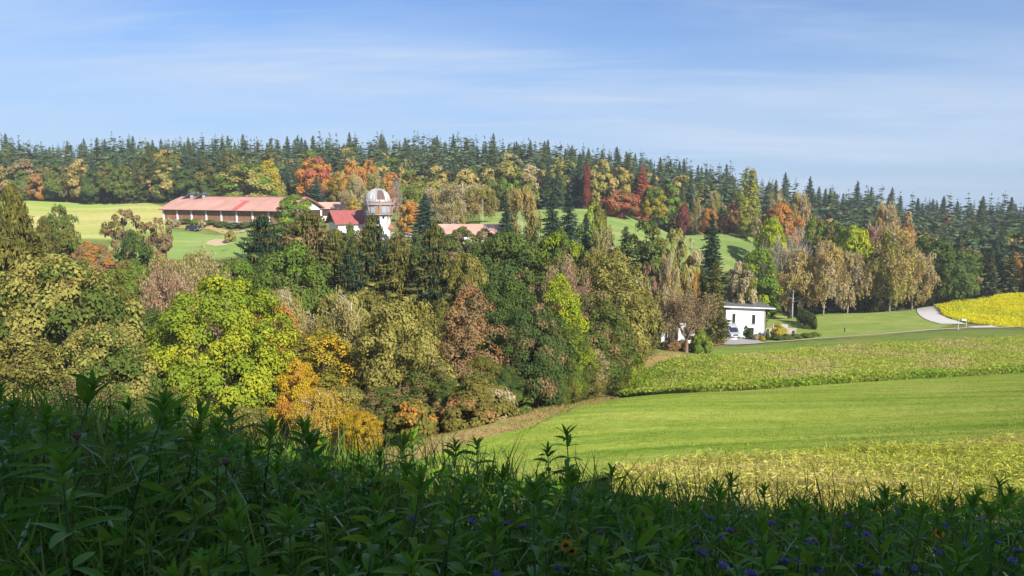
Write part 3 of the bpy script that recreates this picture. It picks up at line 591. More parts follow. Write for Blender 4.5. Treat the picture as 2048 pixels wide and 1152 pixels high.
NEAR = [
 (108,498,60,300,"oak_hi",GREEN,OLIVEP,0.62,"huge olive green oak with browning leaf clumps above the foreground leaves",dict(variant=0,rz=0.3)),
 (440,538,60,275,"ash_hi",(0.21,0.285,0.03),(0.34,0.37,0.032),0.55,"big bright yellow-green ash tree glowing in the sun",dict(variant=0)),
 (22,362,76,150,"spruce_hi",SPRO,OLIVE,0.5,"tall olive spruce cut off by the photo's left edge",dict()),
 (545,588,70,110,"tall_hi",ORANGE,GOLD,0.5,"orange tree showing behind the bright yellow-green ash",dict()),
 (640,648,64,170,"tall_hi",(0.19,0.19,0.035),YELLOW,0.50,"dark green maple with orange patches between ash and weeping birch",dict()),
 (700,578,68,140,"birch_hi",OLIVEP,TAN,0.55,"weeping birch with pale arching branches among the near trees",dict()),
 (583,575,75,110,"birch_hi",OLIVEP,TAN,0.6,"thin pale birch with white stem behind the orange tree",dict()),
 (640,775,50,140,"birch_hi",YELLOW,GOLD,0.5,"small golden birch low down beside the foreground leaves",dict(variant=1)),
 (722,818,47,84,"tall_hi",YELLOW,ORANGE,0.25,"yellow sapling rising behind the foreground leaves",dict()),
 (805,585,64,215,"oak_hi",OLIVE,OLIVEP,0.72,"broad pale olive tree with creamy leaf tips in the wood edge",dict(variant=2)),
 (905,760,57,90,"tall_hi",GREEN,GOLD,0.25,"low green and gold tree at the lower end of the wood edge",dict()),
 (830,800,52,100,"shrub",OLIVE,ORANGE,0.3,"olive and orange bush at the lowest corner of the field",dict()),
 (936,560,66,118,"tall_hi",BROWN,RUST,0.45,"narrow reddish brown tree standing at the edge of the field",dict(variant=1)),
 (1015,545,76,165,"oak_hi",GREEN,GREEND,0.5,"dark green tree right behind the reddish brown tree",dict(variant=3)),
 (1070,600,71,165,"oak_hi",GREEND,BROWN,0.38,"dark green tree with brown lower clumps at the field edge",dict(variant=1)),
 (1120,542,80,95,"tall_hi",YGREEN,LIME,0.35,"bright yellow-green tree wedged in the dark wood edge",dict()),
 (1145,640,76,90,"tall_hi",GREEN,YGREEN,0.4,"slim tree with yellowing skirts at the field edge",dict()),
 (1190,570,86,135,"tall_hi",GREEN,BROWN,0.3,"green tree with a brownish top near the end of the wood edge",dict()),
 (1235,495,96,120,"tall_hi",OLIVE,OLIVEP,0.65,"tall pale olive willow at the far end of the wood edge",dict()),
 (1252,640,95,85,"oak_hi",YGREEN,GREENB,0.5,"low yellow-green tree at the far tip of the wood edge",dict(variant=0)),
 (1225,610,92,80,"tall_hi",GREEN,OLIVE,0.4,"narrow green tree beside the pale willow",dict()),
 (255,515,84,150,"oak_hi",GREENB,OLIVE,0.5,"mid green rounded tree behind the huge oak",dict(variant=2)),
 (330,545,76,100,"bare",PINK,TAN,0.5,"bare pinkish brown tree beside the bright ash",dict()),
 (400,520,80,110,"bare",TAN,OLIVEP,0.5,"bare tan tree whose twigs show above the bright ash",dict()),
 (592,480,90,205,"oak_hi",GREEN,GREENB,0.45,"broad dark green oak below the red-roofed house",dict(variant=1)),
 (525,425,103,105,"yew_hi",SPRD,SPRO,0.35,"dark upswept conifer in front of the barn's far half",dict(variant=0)),
 (612,418,108,135,"yew_hi",SPRO,BROWN,0.4,"brownish olive conifer in front of the red-roofed house",dict(variant=1)),
 (668,455,105,70,"yew_hi",SPRO,OLIVE,0.4,"small olive conifer left of the white wall",dict(variant=2)),
 (745,425,100,120,"spruce_hi",SPRO,SPRD,0.4,"olive spruce standing directly before the observatory tower",dict(variant=0)),
 (795,470,97,130,"spruce_hi",SPRO,OLIVE,0.5,"spreading olive spruce below the white spire",dict(variant=1)),
 (705,470,98,100,"spruce_hi",SPRD,SPRO,0.5,"dark spruce in front of the white gabled wall",dict(variant=2)),
 (868,438,94,125,"spruce_hi",SPRO,SPRD,0.35,"tallest drooping spruce with hanging branches below the low roof",dict(variant=1)),
 (935,500,92,110,"oak_hi",OLIVEP,OLIVE,0.5,"pale olive tree beside the tallest drooping spruce",dict(variant=0)),
 (1010,455,102,205,"oak_hi",GREEND,GREEN,0.5,"broad dark oak below the long low roof",dict(variant=3)),
 (1120,455,104,140,"oak_hi",GREEN,YGREEN,0.55,"oak with a yellow-tipped top beside the broad dark oak",dict(variant=1)),
 (1195,490,104,130,"oak_hi",OLIVE,OLIVEP,0.4,"olive oak behind the pale willow",dict(variant=2)),
 (1135,530,92,90,"bare",PINK,TAN,0.5,"bare pinkish tree in the wood between oaks",dict()),
 (470,512,96,120,"oak_hi",OLIVE,GREENB,0.5,"olive tree at the lower rim of the golf green",dict(variant=0)),
 (395,500,100,110,"oak_hi",OLIVE,OLIVEP,0.4,"low olive tree below the two small brown trees",dict(variant=3)),
 (320,508,104,110,"oak_hi",OLIVEP,OLIVE,0.5,"pale olive bush tree below the red-tinged small tree",dict(variant=1)),
 (180,478,112,110,"oak_hi",BROWN,ORANGE,0.35,"brown and orange tree above the huge oak",dict(variant=2)),
 (128,462,118,80,"oak_mid",GREEN,OLIVE,0.4,"dark green tree above the huge oak's left half",dict(variant=1)),
 (262,460,122,72,"oak_mid",GREEND,GREEN,0.4,"dark round bush tree below the brown small tree",dict(variant=0)),
 (85,430,115,80,"spruce_hi",SPRO,OLIVE,0.4,"olive conifer beside the tall left-edge spruce",dict(variant=2)),
 (1030,640,72,90,"tall_hi",OLIVE,GREEN,0.4,"olive tree squeezed beside the reddish brown tree",dict()),
 (760,640,66,100,"tall_hi",GREEN,OLIVE,0.4,"green tree between weeping birch and broad pale olive tree",dict()),
 (520,700,62,120,"oak_hi",YGREEN,GREENB,0.4,"yellow-green lower tree joined to the bright ash's right side",dict(variant=2)),
 (200,640,55,220,"oak_hi",GREEN,OLIVEP,0.5,"lower olive tree in front of the huge oak",dict(variant=3)),
 (-20,560,57,200,"oak_hi",GREEN,OLIVEP,0.4,"olive tree half outside the photo's left edge",dict(variant=1)),
 (590,715,58,110,"oak_hi",YELLOW,ORANGE,0.4,"golden lower tree behind the bright ash's right skirt",dict(variant=1)),
]
for (px, yt, Y, wp, kd, ca, cb, fb, lab, k) in NEAR: tree(px, yt, Y, wp, kd, ca, cb, fb, lab, **k)

MID = [
 (120,408,150,58,"oak_mid",GREEN,OLIVE,0.4,"green bushy tree alone before the mown meadow"),
 (245,416,158,72,"sparse",BROWN,OLIVE,0.5,"thin brown tree at the edge of the mown meadow"),
 (312,432,165,62,"sparse",BROWN,RUST,0.4,"small brownish tree on the golf green in front of the barn"),
 (586,388,212,72,"oak_mid",GREENB,YGREEN,0.35,"round fresh green tree in front of the barn's roof"),
 (818,398,185,48,"globe",ORANGE,GOLD,0.5,"round orange tree right of the observatory tower"),
 (850,385,172,56,"spruce_mid",SPRB,SPRD,0.4,"dark spruce beside the round orange tree"),
 (709,398,222,30,"oak_mid",YELLOW,GOLD,0.5,"yellow tree peeping out left of the observatory tower"),
 (712,352,232,62,"birch_mid",TAN,OLIVEP,0.5,"tan birch behind the observatory dome's left side"),
 (750,342,245,50,"birch_mid",OLIVEP,TAN,0.4,"pale birch directly behind the observatory dome"),
 (790,352,215,26,"naked",TAN,TAN,0.4,"slender bare white tree right of the observatory dome"),
 (833,362,225,40,"tall_mid",OLIVEP,GREENB,0.5,"pale green tree behind the round orange tree"),
 (880,366,205,70,"birch_mid",TAN,GOLD,0.4,"first tan birch of the clump above the low roof"),
 (925,355,200,80,"birch_mid",OLIVEP,TAN,0.5,"biggest birch of the clump above the low roof"),
 (965,368,198,60,"birch_mid",OLIVEP,GOLD,0.4,"last birch of the clump, next to the bright lawn gap"),
 (905,400,188,60,"birch_mid",TAN,OLIVEP,0.5,"front birch of the clump above the low roof"),
 (1045,366,172,72,"birch_mid",GOLD,OLIVEP,0.5,"golden birch between two dark conifers"),
 (1012,390,160,48,"spruce_mid",SPRD,SPRB,0.4,"dark conifer left of the golden birch"),
 (1105,380,158,62,"spruce_mid",SPRD,SPR,0.4,"dark dense conifer right of the golden birch"),
 (1138,384,162,60,"spruce_mid",SPRD,SPRB,0.4,"second dark dense conifer right of the golden birch"),
 (1188,398,168,54,"oak_mid",YGREEN,OLIVE,0.5,"yellow-green tree left of the red round tree"),
 (1172,425,150,50,"spruce_mid",SPRD,SPR,0.4,"dark conifer below the yellow-green tree"),
 (1205,435,146,44,"birch_mid",TAN,OLIVEP,0.5,"tan birch below the red round tree"),
 (1290,430,140,92,"tall_mid",GREEN,OLIVE,0.35,"dark green tree at the foot of the golf slope"),
 (1252,450,146,60,"spruce_mid",SPRD,SPRO,0.4,"dark conifer left of the tree at the foot of the golf slope"),
 (1357,452,138,68,"sparse",OLIVEP,TAN,0.5,"thin pale tree standing before the golf slope"),
 (1340,505,126,50,"birch_mid",TAN,GOLD,0.5,"tan birch above the bare brown garden tree"),
 (1302,522,128,42,"sparse",PINK,RUST,0.5,"small reddish tree above the second white house"),
 (1275,545,120,56,"birch_mid",TAN,OLIVEP,0.5,"pale tan birch left of the second white house"),
 (1325,545,136,50,"birch_mid",GOLD,TAN,0.5,"golden birch behind the second white house"),
 (1383,510,140,40,"oak_mid",ORANGE,OLIVE,0.4,"olive orange tree left of the tall dark spruce"),
 (1425,424,158,58,"spruce_mid",SPRD,SPRD,0.4,"tall dark spruce rising in front of the golf slope"),
 (1433,512,136,42,"spruce_mid",SPRO,OLIVE,0.4,"olive spruce touching the white house"),
 (1402,528,140,60,"spruce_mid",SPRO,GREENB,0.4,"olive conifer behind the bare brown garden tree"),
 (1480,520,152,58,"oak_mid",TAN,OLIVE,0.5,"greyish tan tree rising behind the white house"),
 (1522,492,160,78,"tall_mid",GREENB,YGREEN,0.4,"bright green tree behind the white house's roof corner"),
 (1588,458,182,110,"naked",TAN,TAN,0.5,"leafless grey tree behind the tan birches"),
 (1540,478,186,70,"naked",TAN,TAN,0.5,"second leafless grey tree above the bright green tree"),
 (1592,490,172,90,"birch_mid",GOLD,TAN,0.4,"tan birch between the bright green tree and the golden birch"),
 (1655,478,171,98,"birch_mid",GOLD,TAN,0.35,"golden weeping birch with white trunk on the lawn"),
 (1702,500,182,76,"birch_mid",TAN,GOLD,0.4,"tan birch just right of the golden weeping birch"),
 (1790,452,181,112,"birch_mid",OLIVEP,GOLD,0.5,"tallest pale birch with a clear white trunk by the road"),
 (1833,488,186,82,"birch_mid",GOLD,TAN,0.4,"golden birch next to the road's top"),
 (1750,500,188,60,"tall_mid",GREEN,GREEND,0.5,"dark green tree between the two white-trunked birches"),
 (1890,480,190,98,"oak_mid",GREEN,GREEND,0.5,"dark green beech above the road"),
 (1858,470,200,80,"oak_mid",GREEN,OLIVE,0.3,"mid green tree behind the golden birch by the road"),
 (1550,430,206,64,"oak_mid",YGREEN,LIME,0.5,"bright yellow-green round tree at the golf slope's edge"),
 (1702,444,200,90,"oak_mid",YGREEN,LIME,0.5,"bright yellow-green tree above the golden weeping birch"),
 (1675,440,212,60,"oak_mid",GREEN,OLIVE,0.5,"darker green half behind the bright yellow-green tree"),
 (1500,326,262,36,"poplar",OLIVEP,YGREEN,0.35,"tall slim poplar rising above the forest edge"),
 (1470,400,262,38,"oak_mid",DKRED,RUST,0.4,"dark red-brown tree left of the poplar"),
 (1417,414,240,34,"oak_mid",RUST,ORANGE,0.4,"rusty orange tree behind the tall dark spruce"),
 (1395,394,262,30,"birch_mid",OLIVEP,TAN,0.5,"greyish tree at the forest edge above the golf slope"),
 (1430,378,268,34,"birch_mid",OLIVEP,TAN,0.4,"pale birch at the forest edge left of the poplar"),
 (1367,408,258,24,"globe",DKRED,REDD,0.5,"small dark red tree at the top of the golf slope"),
 (1494,434,226,30,"oak_mid",OLIVEP,YGREEN,0.4,"small pale green tree on the golf slope"),
 (1514,436,222,24,"sparse",TAN,GREEN,0.4,"small greyish tree beside the bright yellow-green round tree"),
 (1565,402,228,66,"oak_mid",ORANGE,RUST,0.4,"orange oak behind the bright yellow-green round tree"),
 (1556,376,246,44,"birch_mid",TAN,OLIVEP,0.5,"tan birch above the orange oak"),
 (1602,380,240,60,"birch_mid",GOLD,TAN,0.4,"golden birch right of the orange oak"),
 (1635,430,216,52,"oak_mid",OLIVE,GREENB,0.5,"olive tree between the two bright yellow-green trees"),
 (1775,400,222,76,"birch_mid",GOLD,TAN,0.4,"golden tree in the forest above the tallest pale birch"),
 (1755,428,215,52,"birch_mid",TAN,PINK,0.4,"pinkish tan tree in the forest above the birches"),
 (1820,415,225,30,"tall_mid",ORANGE,TAN,0.4,"small orange tree in the right-hand forest"),
 (1242,377,252,62,"oak_mid",REDB,OLIVE,0.35,"round red tree on the golf slope"),
 (1306,372,256,50,"globe",GREEN,YELLOW,0.30,"clipped round green tree with yellow top on the golf slope"),
 (490,327,268,116,"oak_mid",OLIVEP,GREENB,0.45,"broad pale green tree behind the barn roof"),
 (535,317,278,40,"tall_mid",YELLOW,LIME,0.5,"yellow tree beside the broad pale green tree"),
 (628,313,272,84,"oak_mid",ORANGE,REDB,0.45,"big orange-red tree behind the barn's end"),
 (632,352,258,42,"spruce_mid",SPRB,SPRB,0.3,"blue-green pine in front of the big orange-red tree"),
 (705,318,268,60,"oak_mid",ORANGE,GOLD,0.4,"orange tree left above the observatory dome"),
 (737,316,270,34,"oak_mid",ORANGE,RUST,0.4,"orange tree straight above the observatory dome"),
 (673,345,264,40,"tall_mid",OLIVE,YELLOW,0.4,"olive yellow tree between the two orange trees"),
 (1174,320,272,11,"poplar",REDD,REDD,0.4,"narrow crimson tree in the forest left of the red round tree"),
 (1287,328,275,32,"spruce_mid",REDB,REDD,0.3,"crimson tree in the forest right of the red round tree"),
 (800,332,285,46,"oak_mid",GOLD,OLIVE,0.4,"golden tree in the forest right of the dome"),
 (560,450,200,40,"shrub",GREEN,OLIVE,0.4,"green bush at the foot of the round fresh green tree"),
]
for (px, yt, Y, wp, kd, ca, cb, fb, lab) in MID: tree(px, yt, Y, wp, kd, ca, cb, fb, lab)
# bare brown garden tree in front of the second house
tree(1376, 588, 116, 112, "bare", BROWN, TAN, 0.4, "bare brown spreading tree in the garden of the second white house", variant=0, rz=1.0)
tree(1402, 662, 117, 42, "shrub", GREENB, YGREEN, 0.4, "green yellow shrub at the foot of the bare brown tree")
tree(1340, 676, 117, 40, "shrub", BROWN, RUST, 0.4, "brown shrub left of the bare brown tree")
tree(1366, 680, 118, 34, "shrub", BROWN, OLIVE, 0.4, "brown shrub hiding the foot of the white garden wall")
tree(1392, 640, 124, 40, "oak_mid", OLIVE, BROWN, 0.4, "olive bush tree right behind the bare brown garden tree")
tree(1556, 648, 143, 30, "shrub", YELLOW, LIME, 0.5, "golden yellow ball shrub beside the white house", variant=0)
for i, (px, yt, wp) in enumerate(((1316,440,9),(1337,437,10),(1356,437,10),(1364,440,7),(1388,438,12),(1378,452,12),(1452,456,10),(1470,446,7))):
    gx, gy = ground_at(px, yt + wp*0.95)
    plant_tree("shrub", gx, gy, wp/F0*gy, wp/F0*gy*0.95, GREEND, BROWN, 0.3, ["clipped dark shrub right under the clipped round tree","clipped dark shrub next to the clipped round tree","clipped dark shrub left of the small dark red tree","tiny clipped shrub under the small dark red tree","largest clipped shrub behind the tall dark spruce","lone clipped shrub lower on the golf slope","lone clipped shrub right of the tall dark spruce","tiny clipped shrub left of the dark red-brown tree"][i])
for i, (px, yt, wp, ca) in enumerate(((338,436,14,TAN),(352,440,16,TAN),(388,438,15,GREENB),(404,441,16,TAN),(335,424,9,GREEND),(438,440,12,BROWN),(463,462,22,OLIVEP))):
    gx, gy = ground_at(px, yt + wp*1.0)
    plant_tree("shrub", gx, gy, wp/F0*gy, wp/F0*gy*1.05, ca, OLIVE, 0.3, ["pale tan shrub at the barn's left corner","second pale tan shrub near the barn's left corner","upright green shrub before the dark car","pinkish twiggy shrub before the dark car's bonnet","dark small shrub against the barn's corner","brown shrub at the stone edging before the barn","pale yellow young tree by the bunker"][i])
# low brambles along the wood edge
rr = random.Random(8)
EDGE = [(880,868),(940,856),(985,845),(1030,832),(1075,818),(1115,802),(1150,786),(1185,772),(1215,756),(1245,742),(1272,725),(905,862),(960,850),(1050,825),(1135,793),(1200,765)]
EDGE_L = ["bramble bush %s the dry verge" % a for a, b in zip(["at the lowest end of", "second from the lowest end of", "at the foot of the reddish brown tree on", "just past the reddish brown tree on", "midway along", "in front of the dark green tree on", "under the slim tree on", "in the upper half of", "below the green tree on", "near the upper end of", "at the very top end of", "squeezed behind the lowest bushes of", "behind the reddish brown tree's foot on", "behind the midway bush of", "behind the slim tree's foot on", "behind the upper bushes of"], ["along the wood edge"]*16)]
for i, (px, py) in enumerate(EDGE):
    gx, gy = ground_at(px, py); gy += rr.uniform(0.5, 2.5)
    plant_tree("shrub", gx, gy, rr.uniform(3.0, 4.6), rr.uniform(1.8, 3.6), rr.choice([BROWN, OLIVE, GREEN, OLIVE]), rr.choice([RUST, BROWN, OLIVE, TAN]), 0.4, EDGE_L[i], "brambles along the wood edge")
# understorey crowns in the valley wood
FILL = [(30,640,52,190),(330,760,50,170),(150,740,48,200),(480,800,50,150),(690,760,55,120),(770,760,54,120),(860,700,60,120),(960,700,64,100),(1010,720,66,90),(1090,700,70,90),(1130,700,74,80),(1180,680,82,80),
        (840,600,80,110),(900,600,82,100),(560,560,82,120),(660,570,84,120),(740,560,88,130),(970,560,88,120),(1060,520,98,120),(1150,520,100,110),(170,570,70,140),(60,590,66,140),(370,560,88,120),(300,600,70,120),
        (430,520,104,120),(560,500,108,110),(640,500,112,110),(872,440,166,60),(925,443,165,66),(968,446,166,56),(697,436,150,62),(726,446,150,56),(676,446,152,50),(800,452,160,60),(835,455,160,56),(840,500,112,110),(960,480,122,100),(1080,478,124,110),(1240,530,118,90),(1290,560,112,70),(1230,480,132,80),(1000,470,140,100),(900,470,140,100),(780,480,130,100),(700,490,130,90)]
import re
SHORT = lambda t: re.split(r" (?:with|behind|above|in|at|below|among|beside|standing|showing|between|right|left|before|wedged|near|low|rising|cut|whose|squeezed|joined|half|of|on|alone|directly|glowing|to|from|peeping|straight|next|by|touching|just) ", t)[0]
USED_A = set()
for i, (px, yt, Y, wp) in enumerate(FILL):
    ca, cb = rr.choice([(GREEN, OLIVE), (OLIVE, OLIVEP), (GREEND, GREEN), (GREEN, BROWN), (OLIVE, TAN), (GREENB, OLIVE)])
    nb_ = min(NEAR + MID, key=lambda q: math.hypot(q[0]-px, (q[1]+30-yt)) + (1e4 if SHORT(q[8]) in USED_A else 0)); USED_A.add(SHORT(nb_[8]))
    nm = {GREEN: "green", OLIVE: "olive", GREEND: "dark green", GREENB: "fresh green"}[ca]
    tree(px, yt + 10, Y, wp, "oak_mid" if Y > 85 else rr.choice(["oak_hi", "tall_hi"]), ca, cb, 0.4, "half-hidden %s crown %s the %s" % (nm, "below" if yt > nb_[1] + 60 else "right of" if px > nb_[0] else "left of", SHORT(nb_[8])), "understorey trees of the valley wood")
BACK = [(1565,560,196,60),(1620,560,196,70),(1690,560,198,60),(1735,540,200,60),(1770,560,196,50),(1850,540,200,50),(1915,500,200,70),(1660,530,205,60),(1800,540,202,60),(1540,560,186,50),(1505,560,178,50)]
for i, (px, yt, Y, wp) in enumerate(BACK):
    tree(px, yt, Y, wp, "tall_mid", GREEND, GREEN, 0.4, ["dark tree in shade left of the golden weeping birch", "dark tree in shade behind the tan birch beside the golden one", "dark tree in shade right of the golden weeping birch", "dark tree in shade left of the tallest pale birch", "dark tree in shade behind the tallest pale birch", "dark tree in shade behind the golden birch by the road", "dark tree in shade above the dark green beech", "dark tree in shade behind the golden weeping birch", "dark tree in shade right behind the tallest pale birch's trunk", "dark tree in shade right of the white house's roof", "dark tree in shade just above the white house's roof"][i], "dark trees behind the birches")

# ------------------------------------------------------------------ the forest: 300 trees one by one, the rest as one mass
def sky_y(px):
    return float(np.interp(px, [-200,0,60,110,150,230,330,450,520,640,760,860,980,1100,1200,1330,1450,1600,1750,1900,2048,2300], [285,268,272,290,282,272,278,264,274,267,266,268,274,282,292,308,324,344,362,374,382,390]))
FR = random.Random(77); FNP = np.random.default_rng(77)
EDGE_X = [-470, -330, -205, -150, -110, -60, -5, 40, 85, 110, 122, 135, 150, 185, 330]; EDGE_Y = [285, 300, 302, 292, 286, 288, 284, 279, 268, 240, 216, 205, 200, 196, 196]
cand = []
for row in range(19):
    x = -470.0 + FR.uniform(0, 6)
    while x < 420:
        ye = float(np.interp(x, EDGE_X, EDGE_Y)); y = ye + row*max(7.0, (418-ye)/18) + FR.uniform(-3, 3)
        if y < 425 and -1.15 < x/y < 0.82: cand.append((x + FR.uniform(-2, 2), y, row))
        x += FR.uniform(4.2, 7.2) * (1 + 0.01*row)
zone = lambda px: ("at the far left end of the forest" if px < 110 else "in the forest above the left part of the meadow" if px < 220 else "in the forest above the barn's left corner" if px < 330 else "in the forest behind the barn's solar panels" if px < 440 else "in the forest above the broad pale green tree" if px < 570 else "in the forest above the big orange-red tree" if px < 680 else "in the forest above the observatory dome" if px < 900 else
                   "in the forest above the birch clump" if px < 1120 else "in the forest above the narrow crimson tree" if px < 1210 else "in the forest above the round red tree" if px < 1330 else "in the forest above the golf slope" if px < 1480 else "in the forest just right of the poplar" if px < 1610 else "in the forest above the golden weeping birch" if px < 1730 else "in the forest above the tallest pale birch" if px < 1860 else "in the forest at the far right")
rows_thing, rest = [], []
for (x, y, row) in cand:
    px = 1024 + x/y*F0*1.0; zb = Hz(x, y)
    ztop = zat(sky_y(px), 395)   # the forest's outline, seen at its far rows
    hmax = (ztop/395*y) - zb
    h = min(FR.uniform(18, 28), max(hmax, 9)) if row > 2 else FR.uniform(17, 25)
    h = min(h, max(hmax + 1, 9))*FR.uniform(0.76, 1.06)
    if FR.random() < 0.05: h *= 1.08
    vis = 1 if row < 3 else 2 if row > 12 and hmax < 30 else 3
    rows_thing.append((vis, FR.random(), x, y, h, row, px))
rows_thing.sort()
n_sp = n_bl = 0
for (vis, _, x, y, h, row, px) in rows_thing:
    inview = -60 < px < 2110
    broad = (row < 3 and FR.random() < (0.62 if px < 430 else 0.40 if px < 1480 else 0.35)) or (row < 9 and FR.random() < 0.20)
    if broad and n_bl < 200 and inview:
        n_bl += 1
        pal = FR.random()
        if px < 430 or px > 1850: opts = [(GREEN, OLIVE, "dark green"), (GREEN, GOLD, "green and gold"), (OLIVE, GOLD, "olive"), (GREEND, GREEN, "dark green"), (GREEN, BROWN, "green and brown")]
        else: opts = [(OLIVE, OLIVEP, "olive"), (GREEN, OLIVE, "dark green"), (OLIVEP, GOLD, "pale yellow"), (GREENB, OLIVE, "mid green"), (GREEN, GOLD, "green and gold"), (TAN, OLIVEP, "tan")]
        if pal < 0.06: opts = [(ORANGE, RUST, "orange"), (RUST, BROWN, "rusty")]
        ca, cb, nm = FR.choice(opts)
        hh = h*FR.uniform(0.62, 0.86)
        plant_tree("oak_lo", x, y - 2, hh*FR.uniform(0.55, 0.75), hh, ca, cb, FR.uniform(0.25, 0.5), "%s leafy tree %s" % (nm, zone(px)), "broadleaf trees of the forest")
    elif inview and n_sp < 300:
        n_sp += 1
        L = LIB["spruce_lo"]; cm, tm, asp = FR.choice(L)
        c = FR.random(); ca, cb, nm = (SPR, SPRB, "dark green spruce") if c < 0.45 else (SPRB, SPR, "blue-green spruce") if c < 0.68 else (SPRO, SPR, "olive green larch")
        if c > 0.992: ca, cb, nm = (REDD, RUST, "reddish conifer")
        o = link("spruce_tree" if "spruce" in nm else "conifer_tree", tm, None, (x, y, Hz(x, y)), (FR.uniform(-.02, .02), FR.uniform(-.02, .02), FR.uniform(0, 6.28)), (h*0.36, h*0.36, h/asp))
        cr = link("crown", cm, o); cr["ca"] = list(ca); cr["cb"] = list(cb); cr["fb"] = 0.4
        tag(o, "%s %s" % (nm, zone(px)), "tree", "conifers of the forest")
    else: rest.append((x, y, h))
# the rest of the wood: small conifers merged
protoV = [crown_spruce(300+s, 18, 7, 1, asp=3.4, nh=1, width=0.85, power=0.75, hang=0.10, droop=0.28, ragged=0.22, c0=0.05) for s in range(4)]
VV, R1, R2 = [], [], []
for (x, y, h) in rest:
    V, r, c, _ = FR.choice(protoV); a = FR.uniform(0, 6.28); ca_, sa_ = math.cos(a), math.sin(a)
    S = h*0.33; Q = np.c_[(V[:, 0]*ca_ - V[:, 1]*sa_)*S + x, (V[:, 0]*sa_ + V[:, 1]*ca_)*S + y, V[:, 2]*h/3.4 + Hz(x, y)]
    VV.append(Q); R1.append(r); R2.append(np.full(len(r), FR.random()))
FORESTM = leaf_mat("leaf_forest_mass", 0.12, (SPR, (0.10, 0.125, 0.045), 0.35), vary=0.6)
fo = link("forest", leaf_mesh("forest", np.concatenate(VV), np.concatenate(R1), np.concatenate(R2), FORESTM)); tag(fo, "dense mass of conifers filling the depth of the forest", "forest", kind="stuff")
ft = MB()
for (x, y, h) in rest: z = Hz(x, y); ft.tube([(x, y, z - 0.3), (x, y, z + h*0.9)], [0.25, 0.05], 4, caps=False)
ft.build("forest_trunks", BARK, fo)["kind"] = "stuff"

# ------------------------------------------------------------------ crops (countless blades: stuff)
def blades(name, fname, n, hgt, wid, mat, seed, label, lean=0.35, leafy=0.5, dens=None, u=(0, 1), v=(0, 1), edge=None):
    rg = np.random.default_rng(seed); P, uu, vv = sample(fname, n, rg, *u, *v)
    if dens is not None:
        k = dens(P, uu, vv, rg); P, uu, vv = P[k], uu[k], vv[k]
    n = len(P); Z = Hn(P[:, 0], P[:, 1]) + 0.1
    h = rg.uniform(hgt[0], hgt[1], n)*(0.8 + 0.35*np.sin(P[:, 0]*0.9 + np.sin(P[:, 1]*0.7)*2)*0.5)
    isl = rg.uniform(0, 1, n) < leafy
    up = unit(np.c_[rg.normal(0, lean, (n, 2)), np.ones(n)])
    base = np.c_[P, Z]; C = base + up*(h*0.5)[:, None]; D = up.copy(); L = h.copy(); Wd = rg.uniform(wid[0], wid[1], n)
    m = isl.sum(); C[isl] = base[isl] + up[isl]*(h[isl]*rg.uniform(0.35, 1.0, m))[:, None]
    D[isl] = unit(runit(m, rg)*np.array([1, 1, .5]) + np.array([0, 0, .25])); L[isl] = rg.uniform(0.25, 0.5, m)*h[isl]; Wd[isl] *= 1.6
    N = unit(np.cross(D, runit(n, rg)))
    low = np.sin(P[:, 0]*0.35 + 1.3*np.sin(P[:, 1]*0.23))*0.5 + 0.5
    S3 = unit(np.cross(D, N))*(Wd*0.5)[:, None]; V3 = np.stack([C - D*(L*0.5)[:, None] - S3, C - D*(L*0.5)[:, None] + S3, C + D*(L*0.5)[:, None]], 1).reshape(-1, 3)
    o = link(name, mesh_np(name, V3, np.arange(n*3).reshape(n, 3), [mat], {"rnd": rg.uniform(0, 1, n), "cl": np.clip(0.55*low + rg.normal(0.22, 0.25, n), 0, 1)}))
    return tag(o, label, "crop", kind="stuff")
CROPA = leaf_mat("crop_near", 0.35, ((0.42, 0.45, 0.075), (0.58, 0.48, 0.19), 0.36), vary=0.7)
CROPB = leaf_mat("crop_far", 0.35, ((0.38, 0.44, 0.07), (0.52, 0.42, 0.20), 0.36), vary=0.6)
CROPG = leaf_mat("crop_green", 0.35, ((0.26, 0.38, 0.045), (0.38, 0.43, 0.07), 0.40), vary=0.6)
RAPE = leaf_mat("rape_flower", 0.30, ((0.68, 0.64, 0.02), (0.36, 0.44, 0.03), 0.34), vary=0.5)
TURF = leaf_mat("turf", 0.30, ((0.21, 0.285, 0.038), (0.33, 0.35, 0.085), 0.45), vary=0.7)
DRY = leaf_mat("dry_grass", 0.30, ((0.34, 0.24, 0.10), (0.20, 0.22, 0.05), 0.40), vary=0.6)
blades("crop_near_strip", "near_crop_strip", 195000, (0.3, 0.75), (0.014, 0.034), CROPA, 1, "thick yellowing weeds and stalks of the near crop strip", u=(0.0, 0.88), v=(0.1, 1))
blades("crop_far_strip", "far_crop_strip", 195000, (0.45, 1.0), (0.045, 0.10), CROPB, 2, "tall pale green and tan stalks of the far crop strip", u=(0, 0.85))
blades("crop_far_edge", "far_crop_strip", 46000, (0.7, 1.25), (0.07, 0.16), CROPG, 3, "leafy green front edge of the far crop strip", u=(0, 0.85), v=(0.0, 0.075))
blades("crop_far_tip", "far_crop_strip", 30000, (0.5, 1.0), (0.07, 0.16), CROPG, 7, "leafy green narrow end of the far crop strip", u=(0.0, 0.16), v=(0.0, 0.9))
blades("rapeseed", "rapeseed_field", 105000, (0.35, 0.85), (0.07, 0.14), RAPE, 4, "dense yellow blossoms of the flowering field", leafy=0.85, u=(0, 0.75))
blades("grass_field", "green_field", 120000, (0.07, 0.17), (0.02, 0.05), TURF, 5, "short grass blades of the bright green field", leafy=0.2, lean=0.5, u=(0.05, 0.9))
blades("grass_verge", "verge", 26000, (0.12, 0.38), (0.03, 0.07), DRY, 6, "dry brown grass tufts of the verge", leafy=0.3, lean=0.5)

